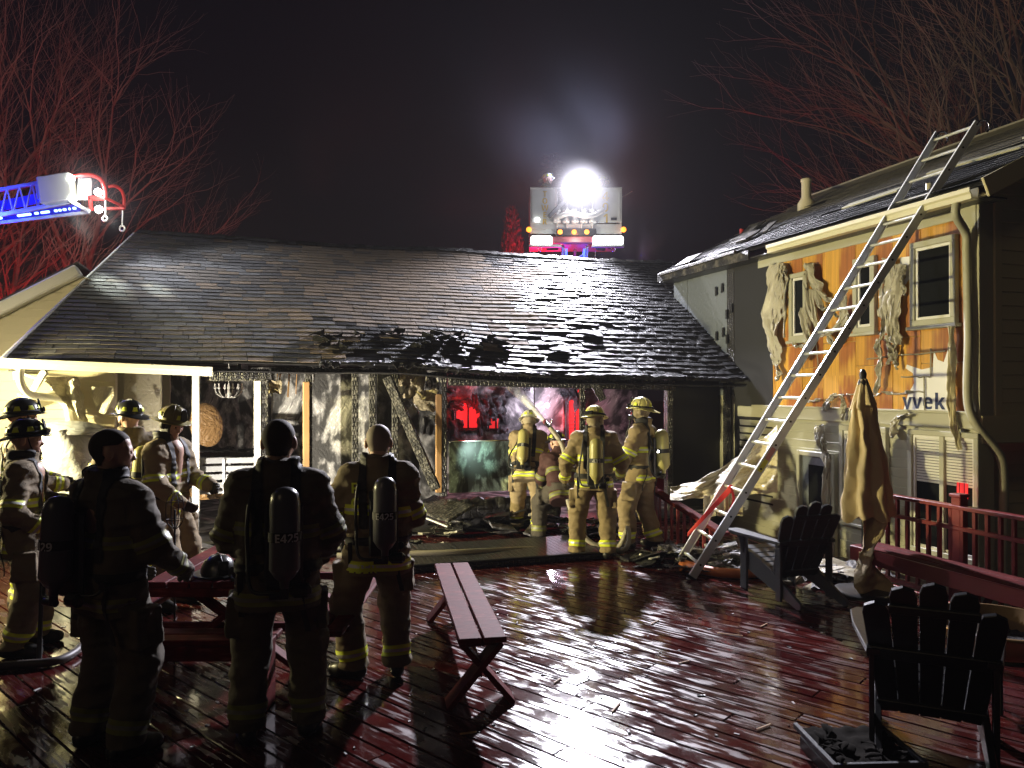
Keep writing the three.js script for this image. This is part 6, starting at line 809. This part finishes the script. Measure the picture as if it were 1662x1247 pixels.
{ // hoses and the water stream
  const hz = (label, pts, m, r = .032) => { const g = tube(pts, r, pts.length * 10, 9); return solo('fire_hose', label, 'hose', g, m); };
  hz('dark fire hose lying across the deck at the lower left', [onY(-60, 1090, .035), onY(20, 1080, .035), onY(95, 1072, .035), onY(140, 1040, .035), onY(150, 1000, .035)], M.hoseDark);
  const n0 = at(893, 694, 10.15); hz('charged hose running from the nozzle back between the firefighters', [n0, n0.clone().add(V(.16, -.25, .1)), V(.72, .55, -9.7), V(.95, .12, -9.55), V(1.3, .04, -9.5), V(1.42, .3, -9.45), V(1.36, .1, -9.2), V(1.1, .035, -9.5), V(.4, .035, -9.5), V(-.6, .1, -9.0), V(-2, .1, -8.8)], M.hose);
  const d = at(826, 620, 12.6).sub(n0).normalize(), nz = thing('hose_nozzle', 'fire hose nozzle pointing up into the room', 'nozzle', n0); part(nz, 'barrel', rod([0, 0, 0], d.clone().multiplyScalar(.2), .028, 14), M.blackPlastic); part(nz, 'tip', rod(d.clone().multiplyScalar(.19), d.clone().multiplyScalar(.27), .034, 14), M.redTrim); part(nz, 'bail', tube([[0, .03, 0], [.02, .1, .02], [0, .1, -.05]], .008, 12, 6), M.steel);
  const w = n0.clone().addScaledVector(d, .27), e = at(826, 620, 12.6), t = thing('water_jet', 'white jet of water spraying from the nozzle into the room', 'water jet', w), len = e.distanceTo(w);
  mat('spray', [.85, .88, .95], .6, { transparent: true, opacity: .3, depthWrite: false }); const Q = new THREE.Quaternion().setFromUnitVectors(V(0, 1, 0), d);
  for (const [r0, r1] of [[.012, .035], [.02, .07], [.026, .11]]) part(t, 'spray', cyl(r1, r0, len, 20, true).translate(0, len / 2, 0).applyQuaternion(Q), M.spray);
  const dr = []; for (let i = 0; i < 240; i++) { const k = Math.sqrt(rnd()), a = rr(0, 6.28), r = (.02 + .11 * k) * Math.sqrt(rnd()); dr.push(new THREE.IcosahedronGeometry(rr(.003, .008), 0).translate(Math.cos(a) * r, k * len, Math.sin(a) * r).applyQuaternion(Q)); } part(t, 'droplet', dr, mat('dropWhite', [.9, .9, .95], .2)).userData.kind = 'stuff';
}
{ // inside the burnt house
  const ch = (label, u, v, b, turn) => { const p = onB(u, v, b), w = H(p.x, .06, b), t = thing('dining_chair', label, 'chair', w, PHI + turn, 'slat-back chairs inside the burnt room'), m = mat('chairPale', [.26, .27, .29], .45); for (const k of [-1, 1]) { part(t, 'leg', beam([k * .19, 0, -.2], [k * .2, 1.02, -.26], .035, .04), m); part(t, 'leg', beam([k * .19, 0, .2], [k * .19, .55, .2], .035, .035), m); } for (let i = 0; i < 4; i++) part(t, 'back_slat', box(.38, .075, .018).rotateX(.06).translate(0, .66 + i * .11, -.245), m); part(t, 'seat', box(.42, .035, .42, .01).translate(0, .56, 0), m); part(t, 'stretcher', [rod([-.19, .2, -.2], [-.19, .2, .2], .012), rod([.19, .2, -.2], [.19, .2, .2], .012)], m); return t; };
  ch('pale slat-back chair beside the white post inside the room', 343, 760, WALL - .35, Math.PI + .15); ch('pale slat-back chair behind the shoulder of the central silhouette', 393, 760, WALL - .3, Math.PI - .1);
  { const p = onB(335, 690, WALL - .8), t = thing('armchair', 'brown oval-backed chair scorched inside the room', 'chair', H(p.x, .06, p.z), PHI + .3); const br = mat('leather', [.26, .15, .06], .35, { bumpMap: rep(T.blot, 2, 2), bumpScale: .02 }); part(t, 'backrest', new THREE.SphereGeometry(.3, 26, 18).scale(.75, 1.05, .25).rotateZ(.2).translate(0, p.y - .06, 0), br); part(t, 'seat', box(.5, .12, .5, .04).translate(0, .5, .2), br); for (const [x, z] of [[-.2, 0], [.2, 0], [-.2, .4], [.2, .4]]) part(t, 'leg', rod([x, 0, z], [x * .95, .46, z], .022), M.char); }
  { const p = onB(371, 634, WALL - 1.0), t = thing('chandelier', 'small white chandelier with curled arms hanging inside the room', 'chandelier', H(p.x, 2.4, p.z), PHI); const y = p.y - 2.4; part(t, 'chain', rod([0, 0, 0], [0, y + .06, 0], .006, 6), M.white); part(t, 'stem', lathe([[0, -.12], [.014, -.1], [.03, -.05], [.014, 0], [.022, .05], [.01, .1]], 12).translate(0, y, 0), M.white); for (let i = 0; i < 6; i++) { const a = i / 6 * 6.283 + .2, c = Math.cos(a), s = Math.sin(a); const am = part(t, 'arm', tube([[0, -.02], [.07, -.1], [.15, -.06], [.19, .02], [.17, .04]].map(([r, h]) => [r * c, y + h, r * s]), .008, 24, 6), M.white); part(am, 'candle_cup', lathe([[.004, 0], [.026, .01], [.02, .03], [.012, .035], [.012, .08]], 10).translate(.19 * c, y + .02, .19 * s), M.white); } }
  { const p = onB(380, 740, WALL - 1.3), t = thing('dining_table', 'dark burnt table heaped with debris inside the room', 'table', H(p.x, .06, p.z), PHI); part(t, 'tabletop', box(1.5, .05, .8, .01).translate(0, .95, 0), M.char); for (const [x, z] of [[-.7, -.35], [.7, -.35], [-.7, .35], [.7, .35]]) part(t, 'leg', bx(x - .04, x + .04, 0, .92, z - .04, z + .04), M.char); part(t, 'debris', [...Array(14).keys()].map(i => sheet((u, v) => V((u - .5) * .3, .05 * noise(u * 3 + i, v * 3), (v - .5) * .25), 5, 5, .008).rotateY(i).translate(rr(-.6, .6), 1.02 + rr(0, .08), rr(-.3, .3))), M.burnt1).userData.kind = 'stuff'; }
  const bn = (label, u, v, b, s) => { const p = onB(u, v, b), w = H(p.x, p.y, b), t = thing('curtain', label, 'curtain', w, PHI); part(t, 'cloth', s(p), M.plasticSheet); return t; };
  bn('torn cream plastic sheet hanging on the lit siding', 105, 650, WALL + .2, p => sheet((u, v) => { const q = onB(lerp(lerp(68, 118, v), lerp(128, 142, v), u), lerp(612, 692 - 26 * (1 - u), v), WALL + .18); return V(q.x - p.x + .03 * noise(u * 5, v * 6), q.y - p.y, .07 * Math.sin(u * 9 + v * 3) + .05 * noise(u * 4, v * 7, 3)); }, 20, 26, .004));
  bn('narrow torn sheet hanging beside the inner corner', 168, 640, WALL + .2, p => sheet((u, v) => { const q = onB(lerp(150, 186, u) + 6 * v, lerp(628, 668 + 10 * u, v), WALL + .16); return V(q.x - p.x, q.y - p.y, .05 * Math.sin(u * 7 + v * 5)); }, 10, 14, .004));
  { const o = at(112, 750, 9.3), t = thing('grill_cover', 'crumpled grey cover over a grill before the lit siding', 'grill cover', [o.x, 0, o.z]); part(t, 'cover', sheet((u, v) => { const a = lerp(-.4, 3.5, u), n = .07 * noise(u * 6, v * 5) + .04 * Math.sin(u * 18 + v * 4), r = lerp(.42, .5, v) + n; const y = lerp(o.y + .38, .1, v); return V(Math.cos(a) * r * (v < .08 ? .6 + 5 * v : 1) , y - (v < .06 ? 0 : .02) + .05 * noise(u * 4, 2), Math.sin(a) * r * .7); }, 36, 20, .008), M.greySheet); part(t, 'lid', new THREE.SphereGeometry(.45, 28, 12, 0, 6.283, 0, 1.57).scale(1, .35, .7).translate(0, o.y + .34, 0), M.greySheet); for (const x of [-.3, .3]) part(t, 'leg', rod([x, 0, 0], [x, .4, 0], .025), M.black); }
  { const p = at(-22, 690, 9.6), q = at(36, 588, 9.3), t = thing('short_ladder', 'silver ladder leaning under the eave at the far left edge', 'ladder', [p.x, p.y, p.z]), o = V(p.x, p.y, p.z), off = V(.34, -.1, .1), dn = p.clone().sub(q).normalize().multiplyScalar(1.4); for (const k of [0, 1]) part(t, 'rail', beam(p.clone().add(dn).addScaledVector(off, k).sub(o), q.clone().addScaledVector(off, k).sub(o), .035, .09), M.alu); for (let i = 0; i < 8; i++) { const a = p.clone().add(dn).lerp(q, (i + .5) / 8); part(t, 'rung', rod(a.clone().sub(o), a.clone().add(off).sub(o), .017), M.alu); } }
}
mat('leafDark', [.012, .01, .008], 1, { specularIntensity: .1 });
{ // fire bowl and planter at the lower right
  const f = thing('fire_bowl', 'round copper fire bowl behind the near chair', 'fire bowl', [3.15, 0, -5.0]); part(f, 'bowl', lathe([[0, .3], [.2, .32], [.34, .42], [.4, .5], [.43, .5], [.43, .485], [.4, .47], [.22, .3], [0, .28]], 40), M.copper); part(f, 'stand', [new THREE.TorusGeometry(.25, .015, 8, 30).rotateX(Math.PI / 2).translate(0, .3, 0)], M.black); for (let i = 0; i < 3; i++) { const a = i * 2.09; part(f, 'leg', rod([Math.cos(a) * .3, 0, Math.sin(a) * .3], [Math.cos(a) * .24, .36, Math.sin(a) * .24], .016), M.black); } part(f, 'wet_ash', lathe([[0, .36], [.25, .36], [.3, .39]], 30), M.burnt1);
  const p = thing('planter', 'dark wet planter full of dead leaves with a pale rim at the bottom edge', 'planter', [1.84, -.22, -4.08], .05); part(p, 'tub', bx(-.22, .22, 0, .3, -.26, .2, .02), M.blackPlastic); part(p, 'rim', [bx(-.22, .22, .315, .345, .19, .215), bx(-.245, -.22, .315, .345, -.275, .215), bx(.22, .245, .315, .345, -.275, .215)], M.chairGrey); part(p, 'wet_soil', sheet((u, v) => V(lerp(-.215, .215, u), .322 + .02 * noise(u * 9, v * 7), lerp(-.245, .185, v)), 20, 14, .01), M.leafDark); for (let i = 0; i < 16; i++) { const x = rr(-.2, .2), z = rr(-.22, .17), a = rr(0, 6.28), L = rr(.05, .13); part(p, 'dead_leaf', sheet((u, v) => V((u - .5) * L, .008 + .014 * Math.sin(u * 3.1) + .006 * Math.sin(v * 4 + i), (v - .5) * L * .5 * Math.sin(u * 3.1)), 6, 4, .002).rotateY(a).translate(x, .335, z), M.leafDark); }
  
}
{ // ash, splinters and glass flecks scattered over the wet boards
  rnd = mulberry(123); const g = [], w = []; for (let i = 0; i < 520; i++) { const k = Math.pow(rnd(), .7), p = V(rr(-5, 3.6), .004, -lerp(10.4, 3.4, k)); if (toH(p).x > 5.5) continue; const s = rr(.004, .02), b = box(s * rr(1, 3), rr(.002, .008), s, .0008).rotateY(rr(0, 6.3)).translate(p.x, p.y, p.z); (rnd() < .3 ? w : g).push(b); }
  tag(solo('ash_scraps', 'black ash and char flecks scattered over the wet deck', 'debris', g, M.char), null, null, null, 'stuff'); tag(solo('pale_scraps', 'pale flecks of glass and foam scattered over the wet deck', 'debris', w, M.panelWhite), null, null, null, 'stuff');
  const tw = []; for (const [u, v, a, L, lb] of [[1063, 1010, .9, .14, 'thin pale splinter on the wet deck midway between bench and ladder foot'], [1000, 1148, 1.1, .16, "pale splinter slanting on the wet deck right of the bench's near legs"], [1185, 1030, -.4, .2, 'pale splinter on the wet deck in front of the grey adirondack chair'], [1240, 1015, .8, .12, "small pale splinter on the wet deck below the grey adirondack chair's legs"], [1110, 1075, .5, .1, 'short splinter on the wet deck in the middle of the shine'], [905, 1105, 1, .1, "very short splinter on the wet deck close to the bench's near end"], [1240, 1180, .6, .13, 'pale splinter on the wet deck left of the black adirondack chair'], [760, 1190, .3, .1, 'short splinter lying in the shadow before the bench, nearest the viewer']]) { const p = onY(u, v, .008); solo('splinter', null, null, box(L, .008, .012, .002).rotateY(a), M.wood, p); const o = scene.children[scene.children.length - 1]; tag(o, lb, 'splinter', 'splinters on the wet deck'); }
}
// ---------- smoke: thin curling veils over the wet roof and round the platform, plus added lamp-glare sheets ----------
{
  rnd = mulberry(91);
  const m = mat('smoke', [.8, .8, .84], 1, { transparent: true, opacity: .5, vertexColors: true, depthWrite: false, specularIntensity: 0, transmission: .5, thickness: 0 });
  const veil = (c, w, h, turn, o, dens, drift = 0) => {
    const n = 22, k = 26, P = [], C = [], I = []; const cs = Math.cos(turn), sn = Math.sin(turn);
    for (let j = 0; j <= k; j++) for (let i = 0; i <= n; i++) {
      const u = i / n, v = j / k, x0 = (u - .5) * w * (.45 + .75 * v) + drift * v * v + .2 * w * noise(v * 1.6, o, u * .5), y0 = v * h, z0 = .1 * w * noise(u * 1.5 + o, v * 1.6, 3) + .05 * w * Math.sin(u * 2 + v * 2 + o);
      P.push(c.x + x0 * cs + z0 * sn, c.y + y0, c.z - x0 * sn + z0 * cs);
      const e = smooth(0, .38, u) * smooth(1, .62, u) * smooth(0, .16, v) * smooth(1, .3, v), a = dens * e * e * (o >= 70 ? Math.max(0, Math.exp(-14 * ((u - .5) ** 2 + (v - .5) ** 2)) - .03) * (.75 + .5 * fbm(u * 3 + o, v * 3, 2, 3)) / Math.max(e * e, 1e-4) * smooth(0, .1, e) : clamp(.5 + 1.1 * fbm(u * 1.8 + o, v * 2 - o, 2, 3), 0, 1)); C.push(1, 1, 1, a);
    }
    for (let j = 0; j < k; j++) for (let i = 0; i < n; i++) { const a = j * (n + 1) + i; I.push(a, a + 1, a + n + 1, a + 1, a + n + 2, a + n + 1); }
    const g = new THREE.BufferGeometry(); g.setAttribute('position', new THREE.Float32BufferAttribute(P, 3)); g.setAttribute('color', new THREE.Float32BufferAttribute(C, 4)); g.setIndex(I); g.computeVertexNormals(); return g;
  };
  const cloud = (label, list) => { const t = thing('smoke_cloud', label, 'smoke', list[0][0]); for (const [c, w, h, turn, o, d, dr] of list) { const g = veil(vec(c).sub(t.position), w, h, turn, o, d, dr); part(t, 'smoke', g, m).userData.kind = 'stuff'; } };
  const ridge = a => H(a, YR - .05, RIDGE - .4), L1 = [], L2 = [], L3 = [];
  for (let i = 0; i < 7; i++) L1.push([ridge(rr(6.6, 7.9)), rr(.9, 1.6), rr(.8, 1.7), rr(-.6, .6), i * 3.1, .06, rr(.1, .6)]);
  for (let i = 0; i < 6; i++) L2.push([V(rr(-.6, 3.4), rr(4.6, 6.4), -rr(18.8, 21)), rr(4, 7), rr(4, 7), rr(-.3, .3), 20 + i * 2.7, .16, rr(-1.5, .3)]);
  for (let i = 0; i < 3; i++) L3.push([V(rr(-5, 1), rr(5.4, 7), -rr(18.5, 20.5)), rr(5, 8), rr(4, 6), rr(-.4, .4), 50 + i * 1.9, .06, rr(-1, 1)]);
  const L4 = []; for (let i = 0; i < 3; i++) L4.push([V(TOWER[0] + rr(-.15, .15), TOWER[1] - 2.6 + rr(-.1, .1), TOWER[2] + .75 + .25 * i), 6.5, 5.4, rr(-.2, .2), 70 + i, .013, 0]); L4.push([V(TOWER[0], TOWER[1] - 1.0, TOWER[2] + .5), 2.4, 2.1, 0, 80, .01, 0]);  // glare halo of the tower lamp, put into added sheets
  cloud('beam haze and an added glare sheet round the lamps at the tip of the aerial ladder', [[at(132, 340, 11.25), 1.5, 1.1, 0, 81, .09, 0], [at(158, 425, 11.55), 1.9, 1.5, .2, 82, .09, 0]]);  // first sheet adds lamp glare, second shows the beams in smoke
  cloud('thin sheets added as a glare halo in front of the platform floodlight', L4);
  cloud('pale steam rising where the roof meets the right house', L1); cloud('grey smoke lit by the lamp around and above the tower platform', L2); cloud('thin dark smoke drifting above the middle of the roof', L3);
}
renderer.render(scene, camera);
